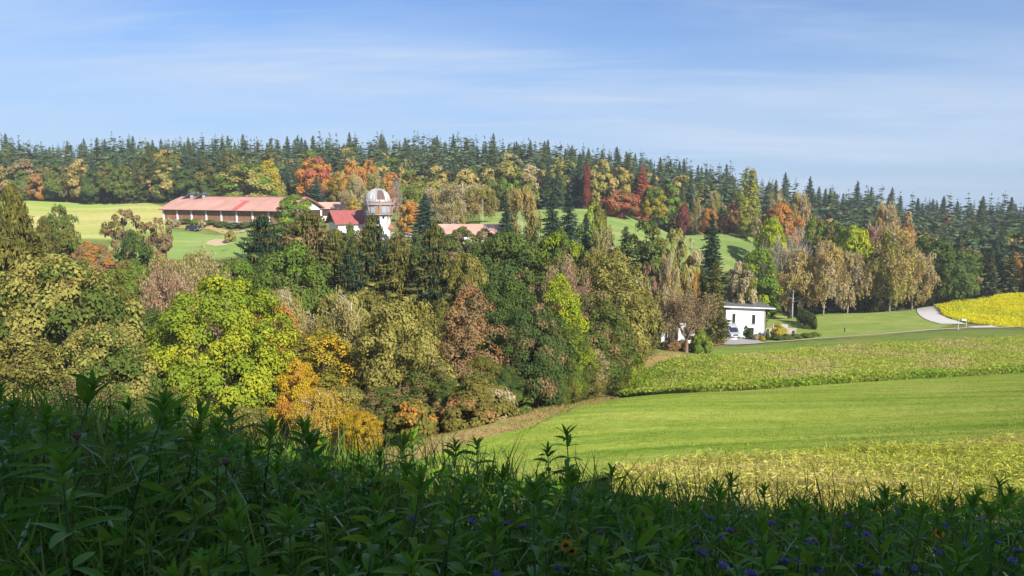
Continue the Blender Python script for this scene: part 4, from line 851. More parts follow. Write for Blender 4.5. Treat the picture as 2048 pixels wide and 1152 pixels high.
# ------------------------------------------------------------------ long barn
eL = at(324, 413, 250); eR = at(572, 424, 224)
ze = (eL.z + eR.z)/2; dv = Vector((eR.x-eL.x, eR.y-eL.y, 0)); LB = dv.length; rzb = math.atan2(dv.y, dv.x); zb = Hz(eL.x, eL.y); HB = 3.9
barn = thing("barn", "long wooden barn with pale red roof and white posts on the hill", "barn", (eL.x, eL.y, ze - HB), rzb)
WB = 17.0; RZ = 3.9
MB().box(0.3, LB-0.3, 0.35, WB-0.35, -3.5, HB-0.15).build("wall", WOODD, barn)
nb = 8
for i in range(nb):
    x0, x1 = 0.35 + i*(LB-0.7)/nb, 0.35 + (i+1)*(LB-0.7)/nb
    pb = MB(); k = 9
    for j in range(k):
        a, b = x0 + 0.35 + (x1-x0-0.7)*j/k, x0 + 0.35 + (x1-x0-0.7)*(j+1)/k
        pb.box(a+0.02, b-0.02, 0.16 + 0.03*(j % 2), 0.34, -0.1, HB-0.55)
    pb.build("plank_panel", WOODB, barn)
for i in range(nb+1):
    x0 = 0.35 + i*(LB-0.7)/nb
    MB().box(x0-0.33, x0+0.33, -0.05, 0.36, -3.2, HB-0.12).build("post", WHITE, barn, bevel=0.03)
MB().box(0.1, LB-0.1, -0.02, 0.3, -3.3, 0.05).build("plinth", CONC, barn)
yk, zk = WB*0.5*0.56, RZ*0.66
prof = [(-0.9, HB-0.35), (yk, HB+zk), (WB/2, HB+RZ), (WB-yk, HB+zk), (WB+0.9, HB-0.35)]
pr = prof + [(a, b-0.22) for a, b in prof[::-1]]
roof = MB().prism(pr, -0.9, LB+0.9, 'x').build("roof", ROOFP, barn)
sm = MB()
for i in range(int(LB/0.9)):
    x = -0.6 + i*0.92
    for (a, b), (c, d) in ((prof[0], prof[1]), (prof[1], prof[2])):
        sm.tube([(x, a, b+0.02), (x, c, d+0.02)], 0.055, 4)
sm.build("roof_seam", SEAM, roof)["kind"] = "stuff"
def on_roof(x0, x1, t0, t1, a, b, lift=0.03, th=0.05):
    (y0, z0), (y1, z1) = a, b; q = lambda t: (y0 + (y1-y0)*t, z0 + (z1-z0)*t + lift)
    (ya, za), (yb, zb_) = q(t0), q(t1)
    return MB().prism([(ya, za), (yb, zb_), (yb, zb_+th), (ya, za+th)], x0, x1, 'x')
on_roof(LB*0.60, LB*0.60+2.4, 0.02, 0.99, prof[0], prof[1], 0.05).build("roof_panel", ROOFS, barn)["label"] = "bright red strip across the barn roof"
on_roof(LB*0.56, LB*0.60+2.4, 0.0, 0.06, prof[1], prof[2], 0.05).build("roof_panel", ROOFS, barn)
MB().tube([(-0.9, WB/2, HB+RZ+0.05), (LB+0.9, WB/2, HB+RZ+0.05)], 0.16, 6).build("ridge_cap", ROOFR, barn)
for x in (2.0, 8.0):
    s = MB().prism([(x, HB+RZ-0.9), (x+5.4, HB+RZ+1.35), (x+5.6, HB+RZ+1.15), (x+0.2, HB+RZ-1.1)], WB/2-2.6, WB/2-1.0, 'y').build("solar_panel", SOLAR, barn)
    MB().box(x+4.6, x+4.8, WB/2-2.3, WB/2-1.2, HB+RZ-1.2, HB+RZ+0.9).build("panel_stand", FRAME, barn)
gb = [(0.35, HB-0.2), (yk, HB+zk-0.3), (WB/2, HB+RZ-0.3), (WB-yk, HB+zk-0.3), (WB-0.35, HB-0.2)]
MB().prism(gb, LB-0.3, LB-0.1, 'x').build("gable", WHITEB, barn)
for (a, b), (c, d) in zip(prof[:-1], prof[1:]): MB().prism([(a, b-0.5), (c, d-0.5), (c, d+0.06), (a, b+0.06)], LB+0.91, LB+1.05, 'x').build("verge_board", TIMBER, barn)
MB().tube([(-0.7, -1.0, HB-0.42), (LB+0.7, -1.0, HB-0.42)], 0.11, 6).build("gutter", SEAM, barn)

# ------------------------------------------------------------------ red-roofed house, small roofs around it
e = at(676, 446, 199); zg = Hz(e.x, e.y)
hs = thing("house", "white house with bright red roof left of the observatory tower", "house", (e.x, e.y, e.z), math.radians(28))
MB().box(0, 11, 0, 10, zg-e.z-2, 0).build("wall", WHITE, hs)
MB().prism([(0, 0), (5, 3.1), (10, 0)], -0.02, 11.02, 'x').build("gable", WOODD, hs)
for s, (a, b) in (("f", ((-0.7, -0.43), (5, 3.15))), ("b", ((10.7, -0.43), (5, 3.15)))):
    MB().prism([a, b, (b[0], b[1]+0.22), (a[0], a[1]+0.22)], -1.0, 12.0, 'x').build("roof", ROOFR, hs)
for x in (-1.02, 12.02): MB().prism([(-0.7, -0.75), (5, 2.85), (5, 3.42), (-0.7, -0.18)], x-0.06, x+0.06, 'x').build("verge_board", TIMBER, hs)
for x in (2.2, 6.2):
    wdw = MB().box(x, x+1.3, -0.06, 0.02, -3.4, -1.9).build("window", FRAME, hs); MB().box(x+0.1, x+1.2, -0.08, -0.05, -3.3, -2.0).build("pane", GLASS, wdw)
MB().box(5.6, 7.2, -0.75, -0.08, -5.6, -4.5).build("awning", YELLOWP, hs)
e = at(640, 416, 238); zg = Hz(e.x, e.y)
hs = thing("outbuilding", "small white outbuilding with pale red roof behind the barn's end", "building", (e.x, e.y, e.z), math.radians(14))
MB().box(0, 7.4, 0, 6, zg-e.z-1, 0).build("wall", WHITE, hs)
MB().prism([(0, 0), (3, 1.6), (6, 0)], 0, 7.4, 'x').build("gable", WHITE, hs)
MB().prism([(-0.6, -0.3), (3, 1.65), (6.6, -0.3), (6.6, -0.1), (3, 1.85), (-0.6, -0.1)], -0.7, 8.1, 'x').build("roof", ROOFP, hs)
MB().box(0.6, 3.2, -0.05, 0.03, -2.6, -0.5).build("door", WOODD, hs)
e = at(868, 468, 176); zg = Hz(e.x, e.y)
hs = thing("farm_building", "low building with long faded red roof among the birches", "building", (e.x, e.y, e.z), math.radians(-4))
MB().box(0, 15.8, 0, 8, zg-e.z-1, 0).build("wall", WHITE, hs)
MB().prism([(-0.6, -0.25), (4, 2.0), (8.6, -0.25), (8.6, 0), (4, 2.25), (-0.6, 0)], -0.6, 16.6, 'x').build("roof", ROOFP, hs)
MB().prism([(0, 0), (4, 1.9), (8, 0)], 0.0, 15.8, 'x').build("gable", WOODB, hs)
for x in (2, 6, 10): 
    wdw = MB().box(x, x+1.4, -0.05, 0.03, -1.9, -0.7).build("window", FRAME, hs); MB().box(x+0.1, x+1.3, -0.07, -0.04, -1.8, -0.8).build("pane", GLASS, wdw)
e = at(786, 466, 183); zg = Hz(e.x, e.y)
hs = thing("annex", "flat grey-roofed annex at the foot of the white spire", "building", (e.x, e.y, e.z))
MB().box(0, 6.0, 0, 6, zg-e.z-1, -0.25).build("wall", WHITE, hs); MB().box(-0.4, 6.4, -0.4, 6.4, -0.25, 0.15).build("roof", CONC, hs)
e = at(803, 432, 191); zg = Hz(e.x, e.y)
sp = MB(); prof_ = []
for i in range(9):
    f = i/8; w = 0.62*(1-f)**0.75 + 0.02; cx = 0.22*math.sin(f*2.2)
    prof_.append((cx, w, (e.z - zg + 0.5)*f - 0.5))
vs = [p for cx, w, z in prof_ for p in ((cx-w, -0.18*(1-z/(e.z-zg)*0.8), z), (cx+w, -0.1, z), (cx+w*0.6, 0.2, z), (cx-w*0.8, 0.2, z))]
fs = [(k*4+i, k*4+(i+1) % 4, (k+1)*4+(i+1) % 4, (k+1)*4+i) for k in range(8) for i in range(4)] + [(3, 2, 1, 0), (32, 33, 34, 35)]
sp.add(vs, fs); tag(sp.build("spire", WHITE, None, (e.x, e.y, zg)), "slender white curved spire right of the observatory tower", "spire")

# ------------------------------------------------------------------ observatory tower
OY = 200.0; oc = at(756, 405, OY); og = Hz(oc.x, OY)
tw = thing("observatory", "observatory tower with silver dome and slanted wooden struts", "tower", (oc.x, OY, og), 0)
zr = lambda py: zat(py, OY) - og
z_d0, z_dt, z_w0, z_w1 = zr(407), zr(377), zr(428), zr(410)
MB().lathe([(3.15, -1.5), (3.15, z_w0)], 28).build("tower_wall", WHITE, tw, smooth=False)
for a in range(-3, 4):
    an = -math.pi/2 + a*0.52 + 0.1
    wdw = MB().lathe([(0.42, 0), (0.42, 0.12)], 14).build("porthole", FRAME, tw, (3.10*math.cos(an), 3.10*math.sin(an), z_w0-0.85), (math.pi/2, 0, an + math.pi/2))
    MB().lathe([(0.33, 0.125), (0.33, 0.14)], 14).build("pane", GLASS, wdw)
MB().lathe([(3.75, z_w0), (3.98, z_w1)], 16).build("gallery_room", WOODG, tw)
MB().lathe([(4.05, z_w0-0.12), (4.05, z_w0+0.10)], 16).build("floor_ring", WOODG, tw)
for a in range(16):
    an = 2*math.pi*(a+0.5)/16; r = 3.92*math.cos(math.pi/16)
    o = MB().box(-0.62, 0.62, -0.05, 0.05, 0.35, z_w1-z_w0-0.35).build("window" if a % 3 else "wood_panel", FRAME if a % 3 else WOODB, tw, (r*math.cos(an), r*math.sin(an), z_w0), (0.08 if False else 0, 0, an + math.pi/2))
    if a % 3: MB().box(-0.5, 0.5, -0.08, -0.05, 0.5, z_w1-z_w0-0.5).build("pane", simple("pane_sky", (0.30, 0.34, 0.42), 0.25, spec=0.6) if "pane_sky" not in MATS else MATS["pane_sky"], o)
MB().lathe([(3.9, z_w1), (4.35, z_w1+0.05), (4.35, z_d0+0.25), (3.4, z_d0+0.25)], 32).build("gallery_ring", WOODG, tw)
MB().lathe([(4.32, z_d0+0.95), (4.32, z_d0+1.02), (4.25, z_d0+1.02), (4.25, z_d0+0.95)], 32, caps=False).build("railing", ZINC, tw)
for a in range(8):
    an = 2*math.pi*(a+0.35)/8
    MB().tube([(2.9*math.cos(an), 2.9*math.sin(an), z_w0-3.6), (4.55*math.cos(an), 4.55*math.sin(an), z_d0+1.1)], [0.17, 0.17], 6).build("strut", WOODG, tw)
R = 3.35; hd = z_dt - z_d0 - 0.25
prof_ = [(R, z_d0+0.22), (R, z_d0+0.7)] + [(R*math.cos(t), z_d0+0.7 + (hd-0.45)*math.sin(t)) for t in np.linspace(0.12, math.pi/2-0.02, 12)]
dome = MB().lathe(prof_, 40).build("dome", ZINC, tw, smooth=True)
for k in range(22):
    an = 2*math.pi*k/22
    MB().tube([((r+0.03)*math.cos(an), (r+0.03)*math.sin(an), z) for r, z in prof_[1:-1]], 0.05, 4, caps=False).build("rib", ZINC, dome)
# shutter opening facing right of the camera
sh0, sh1 = -math.pi/2 + 0.08, -math.pi/2 + 0.80
so = MB().lathe([(r+0.07, z) for r, z in prof_[2:10]], 6, caps=False, a0=sh0, a1=sh1).build("shutter", simple("shutter_slats", (0.13, 0.095, 0.085), 0.8, var=0.2), tw)
so["label"] = "grey brown slatted shutter in the dome"
for an in (sh0-0.03, sh1+0.03): MB().tube([((r+0.10)*math.cos(an), (r+0.10)*math.sin(an), z) for r, z in prof_[1:12]], 0.13, 5).build("shutter_rail", ZINC, tw)
for k in range(1, 6):
    an = sh0 + (sh1-sh0)*k/6; MB().tube([((r+0.09)*math.cos(an), (r+0.09)*math.sin(an), z) for r, z in prof_[2:10]], 0.03, 4).build("slat", WOODD, so)
MB().lathe([(prof_[2][0]+0.10, prof_[2][1]), (prof_[2][0]*0.6+prof_[3][0]*0.4+0.11, prof_[2][1]*0.6+prof_[3][1]*0.4)], 6, caps=False, a0=sh0, a1=sh1).build("shutter_sill", ROOFR, tw)
rr_ = at(786, 452, 196)
MB().prism([(-1.2, -0.9), (0, 0.3), (1.2, -0.9)], 0, 3.0, 'y').build("porch_roof", ROOFS, tw, (3.6, -1.2, zr(450)), (0, 0, 0.5))

# ------------------------------------------------------------------ white houses
HY = 146.0; p0 = at(1450, 678, HY); p1 = at(1530, 678, HY); hz0 = Hz((p0.x+p1.x)/2, HY) + 0.1
wh = thing("white_house", "bright white cubic house with grey slanting flat roof", "house", (p0.x, HY, hz0), math.radians(3))
HW = p1.x - p0.x; TH = zat(614, HY) - hz0
MB().prism([(0, -1.5), (HW, -1.5), (HW, TH-0.35), (0, TH+0.05)], 0, 8.5, 'y').build("wall", WHITE, wh)
MB().prism([(-0.8, TH+0.12), (HW+1.7, TH-0.42), (HW+1.7, TH-0.20), (-0.8, TH+0.34)], -0.9, 9.2, 'y').build("fascia", WHITE, wh)
MB().prism([(-0.75, TH+0.345), (HW+1.65, TH-0.195), (HW+1.65, TH-0.12), (-0.75, TH+0.42)], -0.86, 9.16, 'y').build("roof", ROOFG, wh)
wx = lambda px: (px - 1450)/80.0*HW
wz = lambda py: zat(py, HY) - hz0
for (a, b, c, d) in ((1463, 1469.5, 646, 627), (1503, 1510, 648.5, 629.5), (1494, 1508, 674, 655.5), (1528.0, 1529.5, 646, 640)):
    w_ = MB().box(wx(a), wx(b), -0.07, 0.03, wz(c), wz(d)).build("window", FRAME, wh); MB().box(wx(a)+0.08, wx(b)-0.08, -0.09, -0.06, wz(c)+0.08, wz(d)-0.08).build("pane", GLASS, w_)
    MB().box(wx(a)-0.06, wx(b)+0.06, -0.14, 0.0, wz(c)-0.08, wz(c)-0.02).build("sill", CONC, wh)
ch = MB().lathe([(0.25, TH-0.1), (0.25, TH+0.55), (0.45, TH+0.6), (0.45, TH+0.7), (0.05, TH+1.0)], 10, cx=wx(1514), cy=4).build("chimney", ZINC, wh)
MB().tube([(HW-0.12, -0.06, TH-0.5), (HW-0.12, -0.06, -0.2)], 0.06, 6).build("downpipe", ZINC, wh)
gw = MB(); 
for i in range(8):
    a = math.pi*0.5 + i*0.2; gw.box(0, 0.01, 0, 0.01, 0, 0.01) if False else None
gx = at(1454, 672, 141)
gwb = MB().lathe([(2.0, -0.6), (2.0, 1.3), (1.7, 1.3), (1.7, -0.6)], 10, caps=False, a0=math.pi*0.75, a1=math.pi*1.6).build("garden_wall", WHITE, None, (gx.x+1.6, 143.5, Hz(gx.x+1.6, 143.5)))
tag(gwb, "curved low white wall beside the grey van", "wall")
# terrace right of the house
tx = at(1535, 668, 148); tz = Hz(tx.x, 150)
tr = thing("terrace", "stone garden terrace right of the white house behind the laurel hedge", "terrace", (tx.x, 149, tz), 0.05)
MB().box(0, 6.5, 0, 0.4, -0.8, 1.5).build("terrace_wall", STONE, tr); MB().box(0.2, 6.4, 0.41, 4.0, -0.8, 0.7).build("terrace_floor", ROOFG, tr)
MB().box(3.0, 6.3, 3.7, 3.95, 0.702, 1.6).build("back_wall", CONC, tr)
# second house
H2 = 132.0; q0 = at(1322, 690, H2); q1 = at(1388, 690, H2); h20 = Hz((q0.x+q1.x)/2, H2)
w2 = thing("white_bungalow", "low white house with flat roof behind the bare brown tree", "house", (q0.x, H2, h20), math.radians(-14))
T2 = zat(639, H2) - h20; L2 = q1.x - q0.x
MB().box(0, L2, 0, 8, -1.5, T2).build("wall", WHITEB, w2); MB().box(-0.4, L2+0.5, -0.5, 8.4, T2, T2+0.28).build("roof", ROOFG, w2)  # wall colour carries the blue shade of the white house
for (x0, x1, z0, z1) in ((0.7, 3.1, T2-4.0, T2-1.0), (4.0, 5.0, T2-2.6, T2-1.2)):
    w_ = MB().box(x0, x1, -0.07, 0.03, z0, z1).build("window", FRAME, w2); MB().box(x0+0.08, x1-0.08, -0.09, -0.06, z0+0.08, z1-0.08).build("pane", GLASS, w_)
for y0 in (2.2, 4.6):
    w_ = MB().box(-0.07, 0.03, y0, y0+1.1, T2-2.9, T2-1.6).build("window", FRAME, w2); MB().box(-0.09, -0.06, y0+0.08, y0+1.02, T2-2.82, T2-1.68).build("pane", GLASS, w_)
MB().box(0.4, 3.6, -2.6, -0.01, -1.0, 0.45).build("balcony_base", CONC, w2)
q = at(1344, 702, 121); lw = MB().box(0, 3.6, 0, 0.35, -0.8, zat(682, 121)-Hz(q.x, 121)).box(-0.08, 3.68, -0.06, 0.41, zat(682, 121)-Hz(q.x, 121)+0.002, zat(682, 121)-Hz(q.x, 121)+0.1).build("garden_wall", WHITE, None, (q.x, 121, Hz(q.x, 121)), (0, 0, -0.05))
tag(lw, "white garden wall section behind the bare brown tree's trunk", "wall")
# hedges and conical thujas
hp = [at(1597 + i*4.6, 650, 163 - i*1.45) for i in range(8)]
for i, p in enumerate(hp):
    plant_tree("thuja", p.x, p.y, 0.95, 3.7 - 0.05*i, GREEND, SPRO, 0.5, ["rearmost thuja of the hedge row on the lawn","second thuja from the rear of the hedge row","third thuja from the rear of the hedge row","fourth thuja from the rear of the hedge row","fourth thuja from the front of the hedge row","third thuja from the front of the hedge row","second thuja from the front of the hedge row","frontmost thuja of the hedge row on the lawn"][i], "thuja hedge on the lawn")
for (px, yt, Y, wp, lab) in ((1492, 651, 143, 9, "conical thuja next to the grey van"), (1501, 656, 142, 8, "second conical thuja in front of the ground floor window"), (1536, 657, 141, 6, "slim thuja at the white house's right corner"), (1587, 660, 142, 6, "slim thuja inside the laurel hedge")):
    tree(px, yt, Y, wp, "thuja", GREEND, SPRO, 0.4, lab)
for i, (px, yt, Y, wp, ca, lab) in enumerate(((1553,670,141,26,GREEND,"left laurel bush of the low hedge"),(1572,668,141.5,26,GREEN,"second laurel bush of the low hedge"),(1592,669,142,24,GREEN,"third laurel bush of the low hedge"),(1612,668,143,26,GREEN,"fourth laurel bush of the low hedge"),(1630,668,144,22,GREENB,"last laurel bush of the low hedge"),
                             (1513,668,141.5,14,TAN,"tan ornamental grass in front of the white wall"),(1524,673,141,14,YELLOW,"yellow low shrub in front of the white wall"))):
    tree(px, yt, Y, wp, "shrub", ca, OLIVE, 0.3, lab)

# ------------------------------------------------------------------ vehicles
PAINT = simple("paint_greyblue", (0.30, 0.34, 0.40), 0.35, spec=0.5); DARKP = simple("paint_dark", (0.035, 0.04, 0.055), 0.3, spec=0.5)
RUB = simple("rubber", (0.02, 0.02, 0.02), 0.8); LAMP = simple("lamp_glass", (0.7, 0.7, 0.7), 0.1, spec=0.8); PLATE = simple("plate", (0.75, 0.75, 0.75), 0.5)
def vehicle(name, label, cat, loc, rz, L, Wd, side, paint, win_side, shield, wheel_r, wheels, zl):
    """side: outline in (y along the length from the nose, z); the nose points to -y"""
    v = thing(name, label, cat, loc, rz)
    mb = MB(); n = len(side); zt = max(z for _, z in side)
    def ring(x, ins): return [(x*(1 - ins*max(0, (z-0.45*zt)/zt)), y, z) for y, z in side]
    rows = [ring(-Wd/2+0.10, 0.20), ring(-Wd/2, 0.16), ring(Wd/2, 0.16), ring(Wd/2-0.10, 0.20)]
    vs = [p for r in rows for p in r]
    fs = [(r*n+i, (r+1)*n+i, (r+1)*n+(i+1) % n, r*n+(i+1) % n) for r in (1,) for i in range(n)]
    vs = rows[1] + rows[2]; fs = [(i, n+i, n+(i+1) % n, (i+1) % n) for i in range(n)] + [list(range(n-1, -1, -1)), list(range(n, 2*n))]
    mb.add(vs, fs); mb.build("body", paint, v, bevel=0.07)
    ins = lambda x, z: x*(1 - 0.16*max(0, (z-0.45*zt)/zt))
    (y0, z0), (y1, z1) = shield
    nn = Vector((0, z0-z1, y1-y0)).normalized()*(-0.02 if (y1-y0) < 0 else 0.02)
    a = [(ins(-Wd/2+0.16, z0), y0, z0), (ins(Wd/2-0.16, z0), y0, z0), (ins(Wd/2-0.18, z1), y1, z1), (ins(-Wd/2+0.18, z1), y1, z1)]
    off = Vector((0, -0.03, 0.025))
    MB().add([Vector(p)+off for p in a] + [Vector(p)-off*0.5 for p in a], [(0,1,2,3),(4,7,6,5),(0,4,5,1),(1,5,6,2),(2,6,7,3),(3,7,4,0)]).build("windscreen", GLASS, v)
    for s in (-1, 1):
        for (ya, yb, za, zb2) in win_side:
            m = MB(); q = [(s*(ins(Wd/2, za)+0.006), ya, za), (s*(ins(Wd/2, za)+0.006), yb, za), (s*(ins(Wd/2, zb2)+0.006), yb-0.05, zb2), (s*(ins(Wd/2, zb2)+0.006), ya+0.12, zb2)]
            m.add(q + [(p[0]-s*0.05, p[1], p[2]) for p in q], [(0,1,2,3),(7,6,5,4),(0,4,5,1),(1,5,6,2),(2,6,7,3),(3,7,4,0)]).build("side_window", GLASS, v)
        for yw in wheels:
            w = MB().lathe([(wheel_r*0.55, -0.10), (wheel_r*0.95, -0.11), (wheel_r, -0.06), (wheel_r, 0.06), (wheel_r*0.95, 0.11), (wheel_r*0.55, 0.10)], 18).build("wheel", RUB, v, (s*(Wd/2-0.08), yw, wheel_r), (0, math.pi/2, 0))
            MB().lathe([(wheel_r*0.58, -0.115), (wheel_r*0.58, 0.115)], 12).build("rim", ZINC, w)
        MB().box(-0.16, 0.16, -0.03, 0.05, -0.10, 0.10).build("headlight", LAMP, v, (s*(Wd/2-0.30), side[2][0]-0.015, zl), bevel=0.02)
        MB().box(-0.10, 0.10, -0.05, 0.05, -0.12, 0.12).build("wing_mirror", DARKP, v, (s*(Wd/2+0.10), (y0+y1)/2-0.05, z0+0.22), bevel=0.03)
    MB().box(-Wd*0.24, Wd*0.24, -0.03, 0.03, -0.12, 0.12).build("grille", DARKP, v, (0, side[2][0]-0.01, zl-0.02))
    MB().box(-Wd/2+0.04, Wd/2-0.04, -0.08, 0.1, -0.14, 0.14).build("bumper", DARKP, v, (0, side[1][0]+0.0, 0.45), bevel=0.04)
    MB().box(-0.26, 0.26, -0.02, 0.02, -0.055, 0.055).build("number_plate", PLATE, v, (0, side[1][0]-0.10, 0.5))
    return v
vp = at(1471, 677, 141.5); vz = Hz(vp.x, vp.y) + 0.19
vehicle("van", "grey-blue panel van parked in front of the white house", "van", (vp.x, vp.y, vz), math.radians(6), 5.4, 2.0,
        [(0.15, 0.30), (0.0, 0.45), (0.0, 0.95), (0.75, 1.25), (1.55, 2.15), (1.95, 2.55), (2.4, 2.62), (5.3, 2.62), (5.4, 2.3), (5.4, 0.35)], PAINT,
        [(0.95, 1.95, 1.30, 2.0)], ((0.78, 1.28), (1.52, 2.10)), 0.35, (0.95, 4.4), 0.88)
cp = at(398, 444, 228); cg = Hz(cp.x, cp.y) + 0.12
vehicle("suv", "dark off-road car parked before the long barn", "car", (cp.x, cp.y, cg), math.radians(70), 4.6, 1.9,
        [(0.15, 0.32), (0.0, 0.5), (0.0, 0.95), (1.1, 1.12), (1.75, 1.68), (2.3, 1.78), (4.3, 1.76), (4.6, 1.2), (4.6, 0.38)], DARKP,
        [(1.7, 2.8, 1.12, 1.6), (2.9, 4.1, 1.12, 1.6)], ((1.15, 1.14), (1.70, 1.62)), 0.37, (0.85, 3.6), 0.82)

# ------------------------------------------------------------------ people on the lawn
def person(x, y, rz, h, top, legs, hair, label, bend=0.0):
    V = {"pel": (0, 0, .53), "ch": (0, -.02-bend*.1, .76), "nk": (0, -.03-bend*.14, .85), "hd": (0, -.045-bend*.16, .90), "ht": (0, -.045-bend*.16, .97)}
    for s, k in ((-1, "l"), (1, "r")):
        V.update({"h"+k: (s*.055, 0, .50), "k"+k: (s*.06, -.02, .27), "a"+k: (s*.065, .01, .04), "t"+k: (s*.075, -.075, .018), "s"+k: (s*.115, -.02-bend*.1, .80), "e"+k: (s*.145, -.01-bend*.1, .64), "w"+k: (s*.12, -.10-bend*.1, .53), "f"+k: (s*.105, -.13-bend*.1, .49)})
    rad = {"pel": .085, "ch": .10, "nk": .035, "hd": .058, "ht": .045}
    for k in "lr": rad.update({"h"+k: .062, "k"+k: .042, "a"+k: .028, "t"+k: .022, "s"+k: .045, "e"+k: .032, "w"+k: .024, "f"+k: .018})
    E = [("pel","ch"),("ch","nk"),("nk","hd"),("hd","ht")] + [(a+k if a not in ("pel","ch") else a, b+k) for k in "lr" for a, b in (("pel","h"),("h","k"),("k","a"),("a","t"),("ch","s"),("s","e"),("e","w"),("w","f"))]
    names = list(V); me = bpy.data.meshes.new("person"); me.from_pydata([V[n] for n in names], [(names.index(a), names.index(b)) for a, b in E], [])
    o = link("person", me, None, (x, y, Hz(x, y) + 0.05), (0, 0, rz), (h, h, h))
    o.modifiers.new("skin", 'SKIN'); me.skin_vertices.new() if not me.skin_vertices else None
    for i, n in enumerate(names): me.skin_vertices[0].data[i].radius = (rad[n], rad[n]); me.skin_vertices[0].data[i].use_root = (n == "pel")
    ss = o.modifiers.new("sub", 'SUBSURF'); ss.levels = 1; ss.render_levels = 2
    m, n, l = new_mat("clothes"); out = n.new("ShaderNodeOutputMaterial"); b = n.new("ShaderNodeBsdfPrincipled"); b.inputs["Roughness"].default_value = 0.8
    t = n.new("ShaderNodeTexCoord"); sx = n.new("ShaderNodeSeparateXYZ"); l.new(t.outputs["Object"], sx.inputs[0]); r = n.new("ShaderNodeValToRGB"); r.color_ramp.interpolation = 'CONSTANT'
    el = r.color_ramp.elements; el[0].position = 0; el[0].color = (.03,.03,.03,1); el[1].position = .05; el[1].color = (*legs, 1)
    for p_, c_ in ((.52, top), (.855, (.5,.32,.24)), (.945, hair)): e_ = el.new(p_); e_.color = (*c_, 1)
    l.new(sx.outputs[2], r.inputs[0]); l.new(r.outputs[0], b.inputs["Base Color"]); l.new(b.outputs[0], out.inputs[0]); me.materials.append(m)
    return tag(o, label, "person")
for (px, py, Y, rz, h, top, legs, hair, lab) in ((1606,636,174,0.6,1.70,(.10,.10,.13),(.06,.07,.12),(.05,.03,.02),"person in dark grey standing leftmost behind the thuja hedge"),
    (1611,635,173,-0.3,1.78,(.12,.20,.45),(.45,.45,.48),(.06,.04,.03),"person in blue jacket and pale trousers behind the thuja hedge"),(1615.5,635,174,-1.0,1.80,(.03,.03,.05),(.50,.48,.46),(.04,.03,.02),"person in black jacket standing rightmost behind the thuja hedge")):
    p = at(px, py, Y); person(p.x, p.y, rz, h, top, legs, hair, lab)

# ------------------------------------------------------------------ small things by the road
p = ground_at(1628, 628); tag(MB().lathe([(0.25, -0.05), (0.42, 0.1), (0.48, 0.35), (0.38, 0.6), (0.15, 0.72)], 12).build("white_boulder", WHITE, None, (p[0], p[1], Hz(*p)+0.05), smooth=True), "small white rounded marker stone on the lawn", "marker")
p = ground_at(1689, 664.5); tag(MB().box(-0.09, 0.09, -0.09, 0.09, -0.2, 0.85).prism([(-0.1, 0.852), (0.1, 0.852), (0, 1.0)], -0.1, 0.1, 'y').build("marker_post", WOODD, None, (p[0], p[1], Hz(*p))), "short dark wooden post on the lawn by the path", "post")
MINT = simple("paint_mint", (0.45, 0.58, 0.50), 0.5)
pa, pb = ground_at(1916, 658.5), ground_at(1927.5, 655)
pp = thing("pump_post", "pale green upright pole beside the path near the road", "pole", (pa[0], pa[1], Hz(*pa)))
MB().lathe([(0.07, -0.3), (0.07, 2.0), (0.09, 2.0), (0.09, 2.06)], 10).build("pole", MINT, pp); MB().box(-0.14, 0.14, -0.14, 0.14, -0.2, 0.12).build("foot", CONC, pp)
pt = thing("roadside_box", "pale box on a bent pole beside the road's lower bend", "box", (pb[0], pb[1], Hz(*pb)))
MB().tube([(0.45, 0, -0.3), (0.45, 0, 1.25), (0.40, 0, 1.4), (-0.1, 0, 1.42)], 0.07, 8).build("pole", MINT, pt); MB().box(-0.62, 0.3, -0.18, 0.18, 1.5, 1.82).build("tray", WHITE, pt, bevel=0.03)
p = ground_at(1831, 617); sh = thing("wayside_shrine", "small white wayside pillar at the forest end of the road", "pillar", (p[0], p[1], Hz(*p)))
MB().box(-0.30, 0.30, -0.30, 0.30, -0.3, 0.35).build("base", CONC, sh); MB().box(-0.24, 0.24, -0.24, 0.24, 0.352, 1.35).build("column", WHITE, sh); MB().prism([(-0.36, 1.352), (0.36, 1.352), (0, 1.75)], -0.36, 0.36, 'y').build("roof", ROOFG, sh)
p = ground_at(1838, 612); sg = thing("road_sign", "white triangular road sign with red border beside the road", "sign", (p[0], p[1], Hz(*p)))
MB().tube([(0, 0, -0.3), (0, 0, 2.3)], 0.04, 8).build("pole", ZINC, sg); MB().prism([(-0.45, 1.6), (0.45, 1.6), (0, 2.38)], -0.08, -0.05, 'y').build("border", ROOFS, sg); MB().prism([(-0.29, 1.69), (0.29, 1.69), (0, 2.2)], -0.095, -0.081, 'y').build("face", WHITE, sg)
rk = random.Random(3)
for i in range(9):
    p = ground_at(1775 + i*7 + rk.uniform(-2, 2), 619 + rk.uniform(-1.5, 1)); r = rk.uniform(0.35, 0.7)
    s = MB(); 
    for k in range(1): s.lathe([(r*0.5, -0.1), (r, r*0.2), (r*0.9, r*0.55), (r*0.4, r*0.8)], 7)
    me = s.mesh("rock", STONE); 
    for v in me.vertices: v.co += Vector((rk.uniform(-.1, .1), rk.uniform(-.1, .1), rk.uniform(-.06, .06)))
    tag(link("rock", me, None, (p[0], p[1], Hz(*p)), (0, 0, rk.uniform(0, 6)), (1.3, 0.9, 0.8)), "brown edging boulder below the tallest pale birch", "rock", "boulders below the birches")
